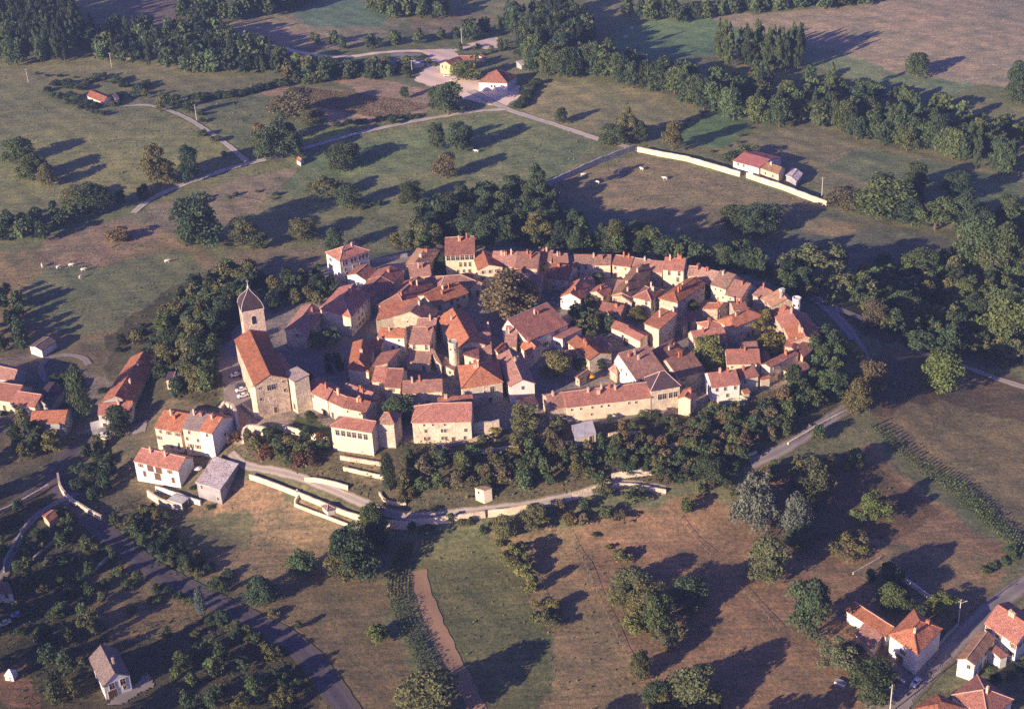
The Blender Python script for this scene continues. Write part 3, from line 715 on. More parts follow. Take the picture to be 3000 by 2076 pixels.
HH('D', [(1150, 1205), (1300, 1290), (1385, 1120)], 6.3, 'upper half of the curved eastern terrace, roof bending towards the tall chimneys', 'stone', 'red', 'gable', 'bc', 20, nch=2)
HH('D', [(885, 1415), (985, 1440), (1300, 1285)], 7, 'lower half of the curved eastern terrace with a cream gable end', 'cream', 'red', 'gable', 'bc', 22, nch=1, win='small')
HH('I', [(1140, 330), (1255, 408), (1440, 300)], 3.6, 'low outbuilding half hidden in trees below the curved eastern terrace', 'cream', 'brown', 'gable', 'bc', 18, nch=0)
HH('D', [(1300, 1250), (1352, 1335), (1458, 1240)], 6, 'small dark roofed extension on the outer side of the curved terrace', 'cream', 'red', 'shed', 'bc', 18, nch=0)
HH('D', [(560, 870), (740, 800), (690, 945)], 7, 'house with a rounded orange roof and a tall shaded wall, inside the eastern end', 'pale', 'orange', mode=r_, style='hip', wf=.9, nch=2)
HH('D', [(555, 722), (700, 705), (650, 790)], 6.5, 'house behind the rounded orange roof, inside the eastern end', 'stone', 'red', mode=r_, nch=2)
HH('D', [(225, 778), (395, 780), (515, 715)], 6, 'narrow orange roofed house beside the vine grown ruin', 'stone', 'orange', 'gable', 'ab', 20, nch=1)
HH('D', [(165, 945), (285, 1002), (460, 962)], 6, 'house with a hipped roof below the vine grown ruin', 'pale', 'red', 'hip', 'bc', 24, nch=1)
HH('D', [(95, 1035), (450, 988), (320, 1178)], 6.3, 'wide red roofed house with a lit cream gable, above the bushy olive tree', 'cream', 'red', mode=r_, wf=.5, nch=1)
HH('D', [(488, 1250), (855, 1240), (690, 1400)], 5.6, 'wide red roofed house with a central chimney, right of the bushy olive tree', 'cream', 'red', mode=r_, wf=.5, nch=1, win='small')
HH('D', [(650, 1162), (830, 1152), (740, 1232)], 5, 'small dark roof tucked behind the house with a central chimney', 'stone', 'brown', mode=r_, nch=0)
HH('I', [(285, 355), (592, 318), (500, 492)], 6.4, 'house with a blinding white left gable above the eastern gardens', 'white', 'red', mode=r_, wf=.7, nch=2, win='std')
HH('I', [(600, 320), (792, 275), (740, 405)], 6, 'red roofed house joined to the right of the white gabled one', 'cream', 'red', mode=r_, wf=.6, nch=1)
HH('I', [(645, 545), (690, 580), (752, 565)], 3, 'tiny orange roofed shed in the eastern gardens', 'cream', 'orange', 'gable', 'bc', 20, nch=0)
HH('I', [(845, 400), (882, 425), (982, 400)], 4, 'small orange roofed outbuilding at the cream end of the curved terrace', 'cream', 'orange', 'gable', 'bc', 20, nch=0)
# ----- centre
HH('B', [(1490, 1100), (1935, 912), (2050, 1205)], 6.5, 'largest central house with a wide two part roof, right of the big old tree', 'white', 'red', mode=r_, wf=.3, nch=2, cap=True, maxw=9, win=('shut', 'std'))
HH('C', [(60, 1290), (275, 1180), (400, 1240)], 4.2, 'low white wing on the right side of the largest central house', 'white', 'red', 'shed', 'ab', 12, nch=0)
HH('B', [(1475, 1165), (1600, 1165), (1570, 1400)], 5.6, 'lower brown roofed house leaning on the largest central house', 'cream', 'brown', mode=r_, wf=.5, nch=1)
HH('B', [(1640, 1402), (1740, 1508), (1870, 1382)], 5, 'small orange roofed house below the largest central house', 'cream', 'orange', 'gable', 'ab', 20, nch=1)
HH('B', [(1345, 1440), (1378, 1478), (1465, 1400)], 6.2, 'small house with a cream band wall at the top of the long parallel roof', 'cream', 'orange', 'gable', 'bc', 22, nch=0)
HH('H', [(350, 125), (590, 322), (370, 300)], 5.5, 'orange roofed house with an ivy covered green wall near the round dark tree', 'pale', 'orange', mode=r_, wf=1.4, nch=2)
HH('H', [(190, 345), (282, 355), (312, 305)], 4, 'small brown lean building left of the ivy covered house', 'stone', 'red', 'gable', 'bc', 20, nch=0)
HH('H', [(330, 592), (375, 618), (495, 535)], 3.2, 'low brown shed below the ivy covered house', 'stone', 'brown', 'gable', 'bc', 20, nch=0)
house('well_pavilion', 'H', [(715, 500), (792, 550), (842, 495)], 4, 'small pavilion with a pale pointed roof in the yard behind the castle', 'stone', 'old', 'pyr', 'bc', 32, nch=0, cat='pavilion', group=None, wins=None)
HH('C', [(1110, 1140), (1270, 1272), (1465, 1095)], 6.8, 'house with one big bright orange slope and a long shaded right wall', 'pale', 'orange', 'shed2', 'bc', 14, nch=1, maxw=9)
HH('C', [(735, 1186), (885, 1246), (972, 1162)], 4.2, 'left half of the low cream barn pair in the middle of the village', 'cream', 'red', 'gable', 'ab', 20, nch=0, wins=None)
HH('C', [(880, 1246), (1060, 1336), (1142, 1268)], 5, 'right half of the low cream barn pair in the middle of the village', 'cream', 'red', 'gable', 'ab', 20, nch=0, wins=[('ab', 'barn', -3.4, [.12])])
HH('H', [(815, 332), (1140, 240), (1080, 590)], 6.8, 'large brown roof with a white left gable wall, just left of the slate pavilion', 'white', 'brown', mode=r_, wf=.25, nch=3, pitch=19, win='std')
HH('H', [(1180, 300), (1285, 432), (1545, 290)], 6.6, 'red hipped roof house between the two big brown roofs', 'stone', 'red', 'hip', 'bc', 22, nch=2)
HH('H', [(1350, 395), (1640, 312), (1600, 570)], 6.2, 'large shaded brown roof directly behind the slate pavilion', 'stone', 'brown', mode=r_, wf=.4, nch=2, pitch=19)
HH('H', [(1490, 832), (1625, 838), (1692, 740)], 7, 'narrow orange roofed house right of the slate pavilion', 'cream', 'orange', 'gable', 'bc', 24, nch=1, win='tall')
HH('H', [(0, 800), (200, 765), (130, 935)], 6.0, 'western shaded part of the long castle range', 'stone', 'brown', mode=r_, wf=.9, nch=1)
house('castle_range', 'H', [(200, 765), (1135, 655), (900, 850)], 6.3, 'long castle range with a pale ridge line and cream front above the gardens', 'cream', 'red', mode=r_, wf=.9, nch=5, cap=True, group=V, win='small', maxw=9)
house('slate_pavilion', 'H', [(1118, 600), (1185, 738), (1505, 682)], 9, 'tall castle pavilion with a dark slate hipped roof and four big windows', 'pale', 'slate', 'hip', 'bc', 42, nch=0, cap=True, group=V,
      wins=[('bc', 'big', -3.4, [.3, .46, .68, .85])])
# ----- south west
HH('E', [(1618, 488), (1840, 530), (1892, 236)], 6.2, 'orange roofed house at the right corner of the church square', 'cream', 'orange', 'hip1', 'bc', 24, nch=1)
HH('E', [(1855, 480), (2060, 468), (2200, 310)], 5.6, 'shaded red roof behind the orange corner house of the church square', 'stone', 'red', 'shed2', 'bc', 12, nch=0)
HH('E', [(1925, 478), (2062, 485), (1960, 642)], 6, 'left house of the attached pair with equal red roofs in the south row', 'cream', 'red', mode=r_, wf=.6, nch=0)
HH('E', [(2068, 497), (2238, 502), (2140, 705)], 6, 'right house of the attached pair with equal red roofs in the south row', 'cream', 'red', mode=r_, wf=.6, nch=0)
HH('G', [(310, 640), (745, 620), (600, 755)], 6, 'long house ending the south row, with a lit cream wall', 'cream', 'brown', mode=r_, wf=.8, nch=2, win='small')
HH('B', [(870, 975), (1072, 1340), (760, 1175)], 7.8, 'big house with a ragged bright orange roof behind the round stone tower', 'pale', 'orange', mode=r_, wf=.9, nch=1)
HH('G', [(1000, 360), (1160, 395), (1150, 190)], 7, 'stone block with two small windows touching the round stone tower', 'pale', 'red', 'shed', 'bc', 8, nch=0, wins=[('ab', 'std', -2.2, [.4, .7])])
HH('G', [(1155, 312), (1310, 320), (1290, 160)], 6, 'low shaded wing right of the round stone tower', 'cream', 'brown', 'shed', 'ab', 12, nch=0, wins=None)
HH('G', [(935, 470), (975, 716), (1428, 642)], 8.2, 'big hip roofed house with a cross window, in front of the round stone tower', 'pale', 'orange', 'hip', 'ab', 25, nch=3, cap=True,
   wins=[('bc', 'big', -2.4, [.74]), ('bc', 'small', -3, [.55]), ('bc', 'door', -6.8, [.68]), ('bc', 'small', -6, [.48])])
HH('G', [(1515, 692), (1790, 658), (1640, 325)], 7.4, 'long house running to a bright white gable with one square window', 'white', 'brown', 'gable', 'bc', 24, nch=2, cap=True,
   wins=[('ab', 'std', -1.4, [.52])])
HH('G', [(1590, 860), (1780, 800), (1830, 900)], 3, 'low shed with white walls left end of the castle range', 'white', 'brown', 'shed', 'bc', 14, nch=0, wins=None)
HH('G', [(650, 892), (1082, 882), (900, 1090)], 8.6, 'broad stone house facing the gardens with many small windows', 'pale', 'red', mode=r_, style='hip1', wf=.5, nch=0, 
   wins=[('near', 'small', -1.2, [.2, .35, .55]), ('near', 'std', -3.6, [.22, .5, .55, .9]), ('near', 'std', -6.6, [.2, .26, .5, .55, .88]), ('near', 'door', -7.4, [.68])])
HH('G', [(700, 832), (1085, 795), (900, 875)], 7, 'dark roofed house with one thin chimney behind the broad stone garden house', 'stone', 'red', mode=r_, wf=.7, nch=1)
house('garden_tower', 'E', [(1945, 1108), (2128, 1116), (2205, 1000)], 9.6, 'square stone garden tower with a small pointed pinkish roof', 'pale', 'old', 'pyr', 'bc', 38, nch=0, cat='tower', group=V, wins=None)
HH('E', [(1590, 1042), (1930, 1094), (1690, 1182)], 8.8, 'long house with six large windows in a row, left of the square garden tower', 'cream', 'red', mode=r_, style='hip1', wf=.6, nch=0,
   wins=[('near', 'big', -2.3, [.15, .29, .43, .56, .70, .84])])
HH('E', [(1155, 742), (1378, 848), (1512, 705)], 7.2, 'first house of the curved terrace right of the church, with a plain red roof', 'cream', 'red', 'gable', 'ab', 22, nch=1)
HH('E', [(1380, 850), (1562, 932), (1665, 800)], 6.8, 'middle house of the curved terrace right of the church', 'cream', 'red', 'gable', 'ab', 22, nch=2)
HH('E', [(1562, 932), (1815, 988), (1935, 855)], 6.6, 'last house of the curved terrace right of the church, nearest the six windowed house', 'cream', 'red', 'gable', 'ab', 22, nch=3, win='small')
HH('C', [(640, 900), (880, 940), (760, 1015)], 4.2, 'low dark red roof right of the central orchard', 'stone', 'red', mode=r_, nch=1, wf=.8)
HH('C', [(365, 640), (500, 722), (545, 660)], 4, 'small low building with a lit end between northern row and orchard', 'cream', 'brown', 'gable', 'bc', 20, nch=0)
HH('E', [(1880, 178), (2002, 184), (1940, 236)], 4.4, 'small orange roof strip left under the little white fronted house', 'pale', 'orange', mode=r_, nch=1, wf=.8)
HH('E', [(1600, 660), (1900, 770), (1800, 850)], 5.2, 'shaded brown roof filling the lane side behind the curved terrace', 'stone', 'brown', mode=r_, nch=3, wf=.8)
HH('G', [(770, 480), (880, 520), (905, 430)], 4, 'low ruined block left of the round stone tower', 'pale', 'old', 'shed', 'bc', 12, nch=0)
HH('B', [(1190, 1210), (1240, 1330), (1300, 1250)], 4.5, 'small brown roof at the corner of the cobbled square', 'stone', 'brown', 'gable', 'bc', 22, nch=1)
HH('B', [(690, 330), (770, 420), (800, 340)], 4.5, 'dark low roof left of the timbered tower house', 'stone', 'slate', 'gable', 'bc', 22, nch=0)
HH('C', [(1500, 1110), (1545, 1180), (1600, 1120)], 4.5, 'small shaded roof right of the house with one big orange slope', 'stone', 'brown', 'gable', 'bc', 22, nch=0)
HH('D', [(30, 880), (110, 930), (150, 860)], 4.2, 'little roof at the foot of the vine grown ruin', 'pale', 'red', 'gable', 'bc', 22, nch=0)
HH('H', [(560, 180), (700, 270), (740, 210)], 3.6, 'low building along the cobbled yard right of the ivy covered house', 'stone', 'brown', 'gable', 'ab', 20, nch=0)
HH('D', [(870, 1300), (930, 1370), (980, 1330)], 4.5, 'small roof between the central chimney house and the curved terrace', 'stone', 'red', 'gable', 'bc', 22, nch=0)
# courtyard arcade in front of the stacked brown roofs
HH('G', [(350, 420), (610, 440), (650, 270)], 3.4, 'narrow stone gallery closing the arcade courtyard', 'pale', 'old', 'shed', 'ab', 10, nch=0, win='std')
HH('G', [(612, 240), (690, 400), (740, 470)], 5.5, 'thin stone end wall house with a mullioned window at the arcade courtyard', 'pale', 'old', 'shed', 'ab', 10, nch=0, win='tall')

# ---------------------------------------------------------------- church
def slab_house(root, part, q, z0, z1, m, rot=0):
    mb = MB(); vs = [(p.x, p.y, z0) for p in q] + [(p.x, p.y, z1) for p in q]
    mb.add(vs, [(3, 2, 1, 0), (0, 1, 5, 4), (1, 2, 6, 5), (2, 3, 7, 6), (3, 0, 4, 7), (4, 5, 6, 7)]); return mb.build(part, m, root)
church = house('church', 'E', [(340, 172), (562, 686), (928, 602)], 13.6, 'fortress church with a steep orange roof and a bare stone gable front', 'stone', 'orange', 'gable', 'ab', 25, nch=0, cat='church', group=None, cap=False,
   wins=[('bc', 'big', -2.2, [.42, .56]), ('bc', 'small', -1.6, [.12]), ('bc', 'small', -1.0, [.86]), ('bc', 'std', -6.0, [.12]), ('bc', 'std', -4.6, [.88]), ('bc', 'door', -11.6, [.52])])
_, ccen, cq = HOUSES[-1]
def ec(p, h, z0): return at_z(*px('E', p), z0 + h)
zc0 = 0.0
def box_on(root, part, A, B, Cc, z1, m, z0=-2):
    o = root.location; D = A + Cc - B; q = [Vector((v.x - o.x, v.y - o.y, 0)) for v in (A, B, Cc, D)]
    if sum(q[i].x * q[(i + 1) % 4].y - q[(i + 1) % 4].x * q[i].y for i in range(4)) < 0: q.reverse()
    return slab_house(root, part, q, z0 - o.z, z1 - o.z, m)
# left front buttress and thick lower wall
A, B, Cc = ec((505, 700), 12.4, 0), ec((566, 712), 12.4, 0), ec((600, 695), 12.4, 0)
box_on(church, 'buttress', A, B, Cc, 12.2, W['cream'])
# right front buttress tower with its own stone roof
bt = house('church_bastion', 'E', [(872, 556), (1006, 642), (1172, 594)], 13.2, 'square stone bastion with a flat weathered roof clasping the church front', 'pale', 'stoneslab', 'shed', 'ab', 10, nch=0, cat='bastion', group=None,
   wins=[('ab', 'door', -11, [.75])])
aisle = house('church_aisle', 'E', [(800, 372), (925, 590), (985, 535)], 9.8, 'low red roofed aisle along the shaded side of the church', 'stone', 'red', 'shed2', 'ab', 18, nch=0, cat='aisle', group=None, wins=None, cap=False)
# bell tower
A, B, Cc = at_z(*px('A', (470, 905)), 24), at_z(*px('A', (418, 1018)), 24), at_z(*px('A', (660, 972)), 24)
zt = 24.0; D = None
side = (Cc - B); perpv = Vector((-side.y, side.x, 0)).normalized() * side.length
if perpv.y < 0: perpv = -perpv
qs = [B, Cc, Cc + perpv, B + perpv]; tc = sum(qs, Vector()) / 4
tower = empty('bell_tower', (tc.x, tc.y, 0)); tag(tower, 'square church bell tower with a dark curved dome and thin spire', 'bell tower')
tq = [Vector((v.x - tc.x, v.y - tc.y, 0)) for v in qs]
slab_house(tower, 'shaft', tq, -1.5, zt, W['pink'])
mb = MB(); 
mb.add([(p.x * 1.05, p.y * 1.05, z) for z in (zt - .35, zt + .15) for p in tq], [(3, 2, 1, 0), (0, 1, 5, 4), (1, 2, 6, 5), (2, 3, 7, 6), (3, 0, 4, 7), (4, 5, 6, 7)]); mb.build('cornice', W['pale'], tower)
prof = [(1.06, 0), (1.03, .5), (1.0, 1.1), (.94, 1.9), (.84, 2.8), (.70, 3.7), (.52, 4.6), (.34, 5.4), (.20, 6.1), (.11, 6.7), (.08, 7.2)]
mb = MB(); k = 6
rings = []
for r, z in prof:
    ring = []
    for i in range(4):
        a, b2 = tq[i], tq[(i + 1) % 4]
        for j in range(k): p = a.lerp(b2, j / k); ring.append((p.x * r, p.y * r, zt + .16 + z))
    rings.append(ring)
vs = [p for rg in rings for p in rg]; n = 4 * k
fs = [(j * n + i, j * n + (i + 1) % n, (j + 1) * n + (i + 1) % n, (j + 1) * n + i) for j in range(len(prof) - 1) for i in range(n)]
fs.append(tuple((len(prof) - 1) * n + i for i in range(n))); fs.append(tuple(reversed(range(n))))
mb.add(vs, fs); dome = mb.build('dome', RF['slate'], tower)
for i in range(4):
    mb = MB()
    for j in range(len(prof) - 1):
        a = rings[j][i * k]; b2 = rings[j + 1][i * k]; mb.beam(Vector(a) * 1.0, Vector(b2), .16, .16)
    mb.build('lead_rib', M_CONC, dome)
mb = MB(); mb.lathe((0, 0, zt + 7.2), [(.35, 0), (.5, .5), (.3, 1.1), (.12, 1.5), (.08, 3.6)], 8); mb.beam(Vector((-.6, 0, zt + 10.1)), Vector((.6, 0, zt + 10.1)), .1, .1); mb.build('spire', M_CONC, tower)
def arch_window(root, a, b2, f, z, w, h):
    p = a.lerp(b2, f); d = (b2 - a).normalized(); ang = math.atan2(d.y, d.x)
    for nm, s, m, y0 in (('arch_surround', 1.35, W['white'], -.06), ('window', 1.0, M_PANE, -.12)):
        mb = MB(); pts = [(-w / 2 * s, -h / 2 * (1 + (s - 1) * .4)), (w / 2 * s, -h / 2 * (1 + (s - 1) * .4))]
        for i in range(9): t = i * math.pi / 8; pts.append((w / 2 * s * math.cos(t), h / 2 - w / 2 + w / 2 * s * math.sin(t)))
        n = len(pts); vs = [(x, y0, zz) for x, zz in pts] + [(x, .3, zz) for x, zz in pts]
        mb.add(vs, [tuple(range(n)), tuple(reversed(range(n, 2 * n)))] + [(i, i + n, (i + 1) % n + n, (i + 1) % n) for i in range(n)])
        mb.build(nm, m, root, (p.x, p.y, z), ang)
arch_window(tower, tq[0], tq[1], .5, zt - 4.0, 1.7, 3.4)
arch_window(tower, tq[3], tq[0], .5, zt - 4.0, 1.7, 3.4)
# round towers
def round_tower(name, reg, p, h, z1, r, label, wall='pale', roof=None):
    c0 = at_z(*px(reg, p), z1); o = empty(name, (c0.x, c0.y, 0)); tag(o, label, 'tower')
    mb = MB(); mb.lathe((0, 0, 0), [(r * 1.05, -1.5), (r * 1.02, z1 * .5), (r, z1 - .5), (r, z1)], 20); mb.build('shaft', W[wall], o)
    mb = MB(); mb.lathe((0, 0, z1 + .003), [(r + .18, 0), (r + .18, .35), (r - .3, .36), (r - .3, .1)], 20); mb.build('parapet', W[wall], o)
    for a in (-2.2, -1.2):
        inst('window', WINM['small'], o, (math.cos(a) * (r - .05), math.sin(a) * (r - .05), z1 - 2.4), a + math.pi / 2)
    return o
round_tower('stair_tower', 'G', (872, 196), 0, 13.0, 1.75, 'tall round stone stair tower among the southern houses', 'pale')
round_tower('turret', 'D', (1285, 668), 0, 10.5, 1.5, 'round white turret on the eastern rampart', 'white')
mb = MB(); mb.box((0, 0, 4.5), (1.5, 1.3, 11)); mb.box((0, 0, 10.1), (1.8, 1.6, .3))
p = at_z(*px('D', (1120, 560)), 10.2); o = mb.build('watch_turret', W['white'], None, (p.x, p.y, 0), .5); tag(o, 'square white chimney turret on the eastern row', 'turret')
# ruin ring with vine
def OH(*a, **k): k.setdefault('group', OUT); k.setdefault('z0', None); return house('country_house', *a, **k)
# ----- left, outside the walls
OH('K', [(700, 190), (985, 240), (780, 422)], 7, 'left third of the big cream roadside house, with an orange roof and a dark passage', 'cream', 'orange', mode=r_, style='gable', wf=.8, nch=3, win=('std', 'shut'), maxw=9)
OH('K', [(1005, 206), (1210, 240), (1050, 422)], 7.5, 'middle third of the big roadside house, under a grey roof', 'cream', 'greyroof', mode=r_, wf=.8, nch=2, win=('std', 'shut'))
OH('K', [(1214, 242), (1352, 278), (1220, 452)], 7.5, 'right third of the big roadside house, with an orange roof and shaded gable', 'white', 'orange', mode=r_, wf=.8, nch=1, win=('std', 'shut'))
OH('K', [(442, 622), (936, 732), (600, 818)], 6.2, 'white chalet with a dark red roof and a wooden balcony', 'white', 'red', mode=r_, wf=.75, nch=3, cap=True,
   wins=[('near', 'shut', -1.4, [.14, .8]), ('near', 'barn', -1.6, [.36, .55]), ('near', 'door', -4.6, [.2, .85]), ('near', 'barn', -4.6, [.5])])
mshed = OH('K', [(1058, 1005), (1325, 1092), (1530, 850)], 4.2, 'long shed with a patched rusty sheet roof beside the white chalet', 'grey', 'metal', 'shed', 'ab', 7, nch=0, cat='shed')
OH('K', [(738, 1205), (890, 1256), (968, 1188)], 2.6, 'small garage with a flat pale concrete roof below the white chalet', 'cream', 'concrete', 'flat', nch=0, wins=[('bc', 'barn', -1.4, [.5])], cat='garage')
OH('J', [(1155, 868), (1460, 862), (1772, 362)], 5.6, 'very long farm range with one orange and one shaded roof slope, left of the hill', 'grey', 'orange', 'gable', 'bc', 24, nch=2)
OH('J', [(1115, 895), (1490, 863), (1250, 1002)], 6.2, 'white fronted house closing the lower end of the long farm range', 'white', 'red', mode=r_, wf=.7, nch=2)
OH('J', [(1020, 1110), (1030, 1190), (1230, 1140)], 2.8, 'low grey walled yard building beside the white fronted house', 'grey', 'concrete', 'flat', nch=0, cat='outbuilding', wins=None)
OH('J', [(-80, 645), (255, 690), (80, 860)], 4.6, 'red roofed house at the left edge of the photo, above a lower wing', 'cream', 'red', mode=r_, wf=.7, nch=0)
OH('J', [(200, 755), (466, 793), (300, 915)], 4.6, 'lower red roofed wing of the house at the left edge', 'cream', 'red', mode=r_, wf=.7, nch=0)
OH('J', [(370, 975), (756, 962), (520, 1112)], 5.5, 'bright orange roofed house half behind a tree at the left', 'grey', 'orange', mode=r_, wf=.8, nch=0)
OH('J', [(-200, 560), (150, 640), (268, 500)], 5.5, 'grey hall with a rounded gable at the left edge', 'grey', 'brown', 'gable', 'ab', 24, nch=0, wins=None)
OH('J', [(335, 245), (468, 292), (625, 186)], 3.4, 'small open shed with a pale grey roof, highest building at the left', 'white', 'greyroof', 'gable', 'bc', 12, nch=0, cat='shed', wins=None)
OH('J', [(400, 860), (560, 935), (705, 720)], 4.4, 'dark roofed workshop between the left houses and a tall cypress', 'grey', 'slate', 'gable', 'bc', 20, nch=0)
OH('J', [(1870, 622), (2030, 690), (2062, 600)], 3, 'small dark brown shed in the trees right of the farm range', 'stone', 'slate', 'gable', 'bc', 20, nch=0, cat='shed', wins=None)
# ----- lower left corner
OH('Q', [(920, 1392), (1150, 1296), (1022, 1052)], 5.4, 'chalet with a steep dark roof and a white gable full of windows', 'white', 'greyroof', 'gable', 'bc', 36, nch=1, wins=[('ab', 'big', -1.2, [.3, .72]), ('ab', 'barn', -4.0, [.28]), ('ab', 'std', -3.4, [.75])])
OH('Q', [(-160, 560), (108, 560), (60, 470)], 4, 'white house cut by the left edge of the photo', 'white', 'brown', 'gable', 'ab', 24, nch=0)
# ----- lower right corner
OH('N', [(632, 932), (870, 1106), (1082, 882)], 7.6, 'large white house with a bright orange hipped roof beside the lower right road', 'white', 'orange', 'hip', 'bc', 26, nch=3, cap=True, wins=[('ab', 'shut', -3, [.5]), ('ab', 'barn', -6, [.42])])
OH('N', [(312, 646), (664, 872), (450, 850)], 4.2, 'long low wing with an orange roof behind the large white house', 'white', 'orange', mode=r_, wf=.8, nch=0, wins=None)
OH('N', [(330, 932), (482, 1062), (552, 976)], 3, 'brown roofed lean shed against the long low wing', 'cream', 'brown', 'shed', 'ab', 12, nch=0, cat='shed', wins=None)
OH('N', [(1480, 832), (1757, 1022), (1960, 830)], 6.8, 'white gabled house with a brownish roof at the right edge', 'white', 'red', 'gable', 'ab', 24, nch=3, win='shut')
OH('N', [(1235, 1150), (1382, 1202), (1562, 960)], 6.2, 'small two storey white house with an orange and brown roof by the road', 'white', 'ochre', 'gable', 'bc', 24, nch=0, win=('big', 'std'))
OH('N', [(1512, 1085), (1612, 1142), (1672, 1118)], 4, 'cube like white annex with a dark red roof', 'white', 'red', 'shed', 'bc', 14, nch=0, cat='annex', wins=None)
OH('N', [(830, 1600), (1080, 1730), (1300, 1590)], 6, 'orange hipped roof cut by the bottom edge of the photo', 'white', 'orange', 'hip', 'bc', 26, nch=0, wins=None)
OH('N', [(1190, 1470), (1500, 1690), (1715, 1510)], 6, 'crimson hipped roof in the lower right corner', 'white', 'red', 'hip', 'bc', 24, nch=2, cap=True, wins=None)
# ----- far farms
OH('O', [(1325, 625), (1600, 636), (1690, 560)], 5, 'long white barn with a red hipped roof in the far farmyard', 'white', 'red', 'hip', 'bc', 30, nch=0, cat='barn', wins=[('ab', 'std', -2.4, [.45, .56])])
OH('O', [(1010, 432), (1115, 388), (1040, 492)], 5.6, 'left part of the yellow farmhouse with an arched ground floor', 'yellow', 'red', mode=r_, nch=0, win='tall')
OH('O', [(1118, 380), (1290, 376), (1210, 440)], 5.2, 'right part of the yellow farmhouse, behind a round tree', 'yellow', 'red', mode=r_, nch=1)
OH('1', [(590, 648), (702, 694), (752, 655)], 3.2, 'lone bungalow with a vivid orange roof among hedges at upper left', 'white', 'orange', 'gable', 'ab', 22, nch=0, wins=[('ab', 'std', -1.6, [.3, .6])])
OH('1', [(765, 655), (790, 690), (805, 665)], 2.6, 'small shed beside the lone orange roofed bungalow', 'grey', 'greyroof', 'shed', 'bc', 10, nch=0, cat='shed', wins=None)
OH('1', [(845, 315), (910, 322), (870, 350)], 4.5, 'orange roof peeping out of the far left wood', 'stone', 'orange', mode=r_, nch=0, wins=None)
OH('P', [(818, 562), (1065, 630), (1280, 536)], 4.8, 'long white barn with a pink sheet roof behind the long garden wall', 'white', 'pinkmetal', 'gable', 'ab', 12, nch=0, cat='barn', wins=[('ab', 'std', -1.2, [.2, .42])])
OH('P', [(1078, 628), (1256, 692), (1318, 630)], 4.6, 'cream farmhouse with an ochre roof joined to the pink roofed barn', 'cream', 'ochre', 'gable', 'ab', 22, nch=1, wins=[('ab', 'std', -2, [.3, .7])])
OH('P', [(1330, 705), (1425, 765), (1485, 690)], 3, 'low grey sheet roofed shed at the right end of the pink roofed barn', 'grey', 'metal', 'gable', 'bc', 10, nch=0, cat='shed', wins=None)
OH('L', [(553, 884), (612, 938), (690, 912)], 2.1, 'tiny white hut with a grey pointed roof under the rampart', 'white', 'greyroof', 'pyr', 'bc', 26, nch=0, cat='hut', wins=None)
OH('M', [(352, 688), (450, 712), (540, 690)], 4.2, 'small cream garden house among the trees beside the rampart walk', 'cream', 'old', 'flat', nch=0, cat='garden house', wins=[('ab', 'small', -1.4, [.4])])
OH('2', [(2005, 155), (2030, 170), (2050, 150)], 2.4, 'small field hut beneath tall trees by the thin lane', 'white', 'red', 'gable', 'ab', 22, nch=0, cat='hut', wins=None)
OH('H', [(290, 1140), (330, 1290), (560, 1230)], 3.2, 'white walled terrace pavilion with a flat roof in the castle gardens', 'cream', 'concrete', 'flat', nch=0, cat='garden pavilion', wins=[('bc', 'door', -1.6, [.75])])
OH('O', [(590, 440), (700, 470), (800, 450)], 2.2, 'low pale walled pen beside the far quarry', 'cream', 'concrete', 'flat', nch=0, cat='outbuilding', wins=None)
OH('O', [(440, 470), (520, 490), (560, 475)], 2.4, 'small white hut left of the far quarry', 'white', 'greyroof', 'shed', 'bc', 10, nch=0, cat='hut', wins=None)
OH('O', [(1330, 385), (1380, 400), (1400, 385)], 2.6, 'small shed behind the yellow farmhouse', 'pale', 'brown', 'shed', 'bc', 10, nch=0, cat='shed', wins=None)
OH('O', [(1690, 445), (1740, 470), (1800, 455)], 2.4, 'pale sheet roofed shelter at the edge of the dark wood', 'grey', 'metal', 'shed', 'bc', 8, nch=0, cat='shelter', wins=None)
OH('7', [(290, 600), (330, 640), (385, 600)], 2.6, 'small orange roofed garden shed by the left lane', 'stone', 'orange', 'gable', 'bc', 22, nch=0, cat='shed', wins=None)
# balcony rail and posts for the chalet are part of it
# ---------------------------------------------------------------- masonry walls
def wall(reg, pts, h, t, mat, label, name='stone_wall', sm=0, step=1.2, rag=.22, base=None):
    P2 = wline(pts, reg)
    if sm: P2 = smooth(P2, sm)
    P2 = resample(P2, step); rnd = random.Random(len(label))
    mb = MB(); vs = []
    for i, p in enumerate(P2):
        d = P2[min(i + 1, len(P2) - 1)] - P2[max(i - 1, 0)]; n = Vector((-d.y, d.x, 0)).normalized() * t / 2
        zt = hz(p.x, p.y) + h + rag * h * .5 * (noise.noise(Vector((i * .3, 3, len(label)))) + .5 * noise.noise(Vector((i * .9, 7, len(label)))))
        zb = hz(p.x, p.y) - 1
        k = 1.18
        vs += [(p.x - n.x * k, p.y - n.y * k, zb), (p.x + n.x * k, p.y + n.y * k, zb), (p.x + n.x, p.y + n.y, zt), (p.x - n.x, p.y - n.y, zt)]
    fs = []
    for i in range(len(P2) - 1):
        a = i * 4
        fs += [(a + j, a + 4 + j, a + 4 + (j + 1) % 4, a + (j + 1) % 4) for j in range(4)]
    fs += [(0, 1, 2, 3), tuple(reversed([4 * (len(P2) - 1) + j for j in range(4)]))]
    mb.add(vs, [tuple(reversed(f)) for f in fs])
    return tag(mb.build(name, W[mat]), label, 'wall')
wall('F', [(1436, 342), (1550, 364), (1667, 398)], 2.7, .7, 'cream', 'long straight cream wall across the far pasture, left of its gap')
wall('F', [(1681, 400), (1770, 430), (1862, 465)], 2.7, .7, 'cream', 'long straight cream wall across the far pasture, right of its gap')
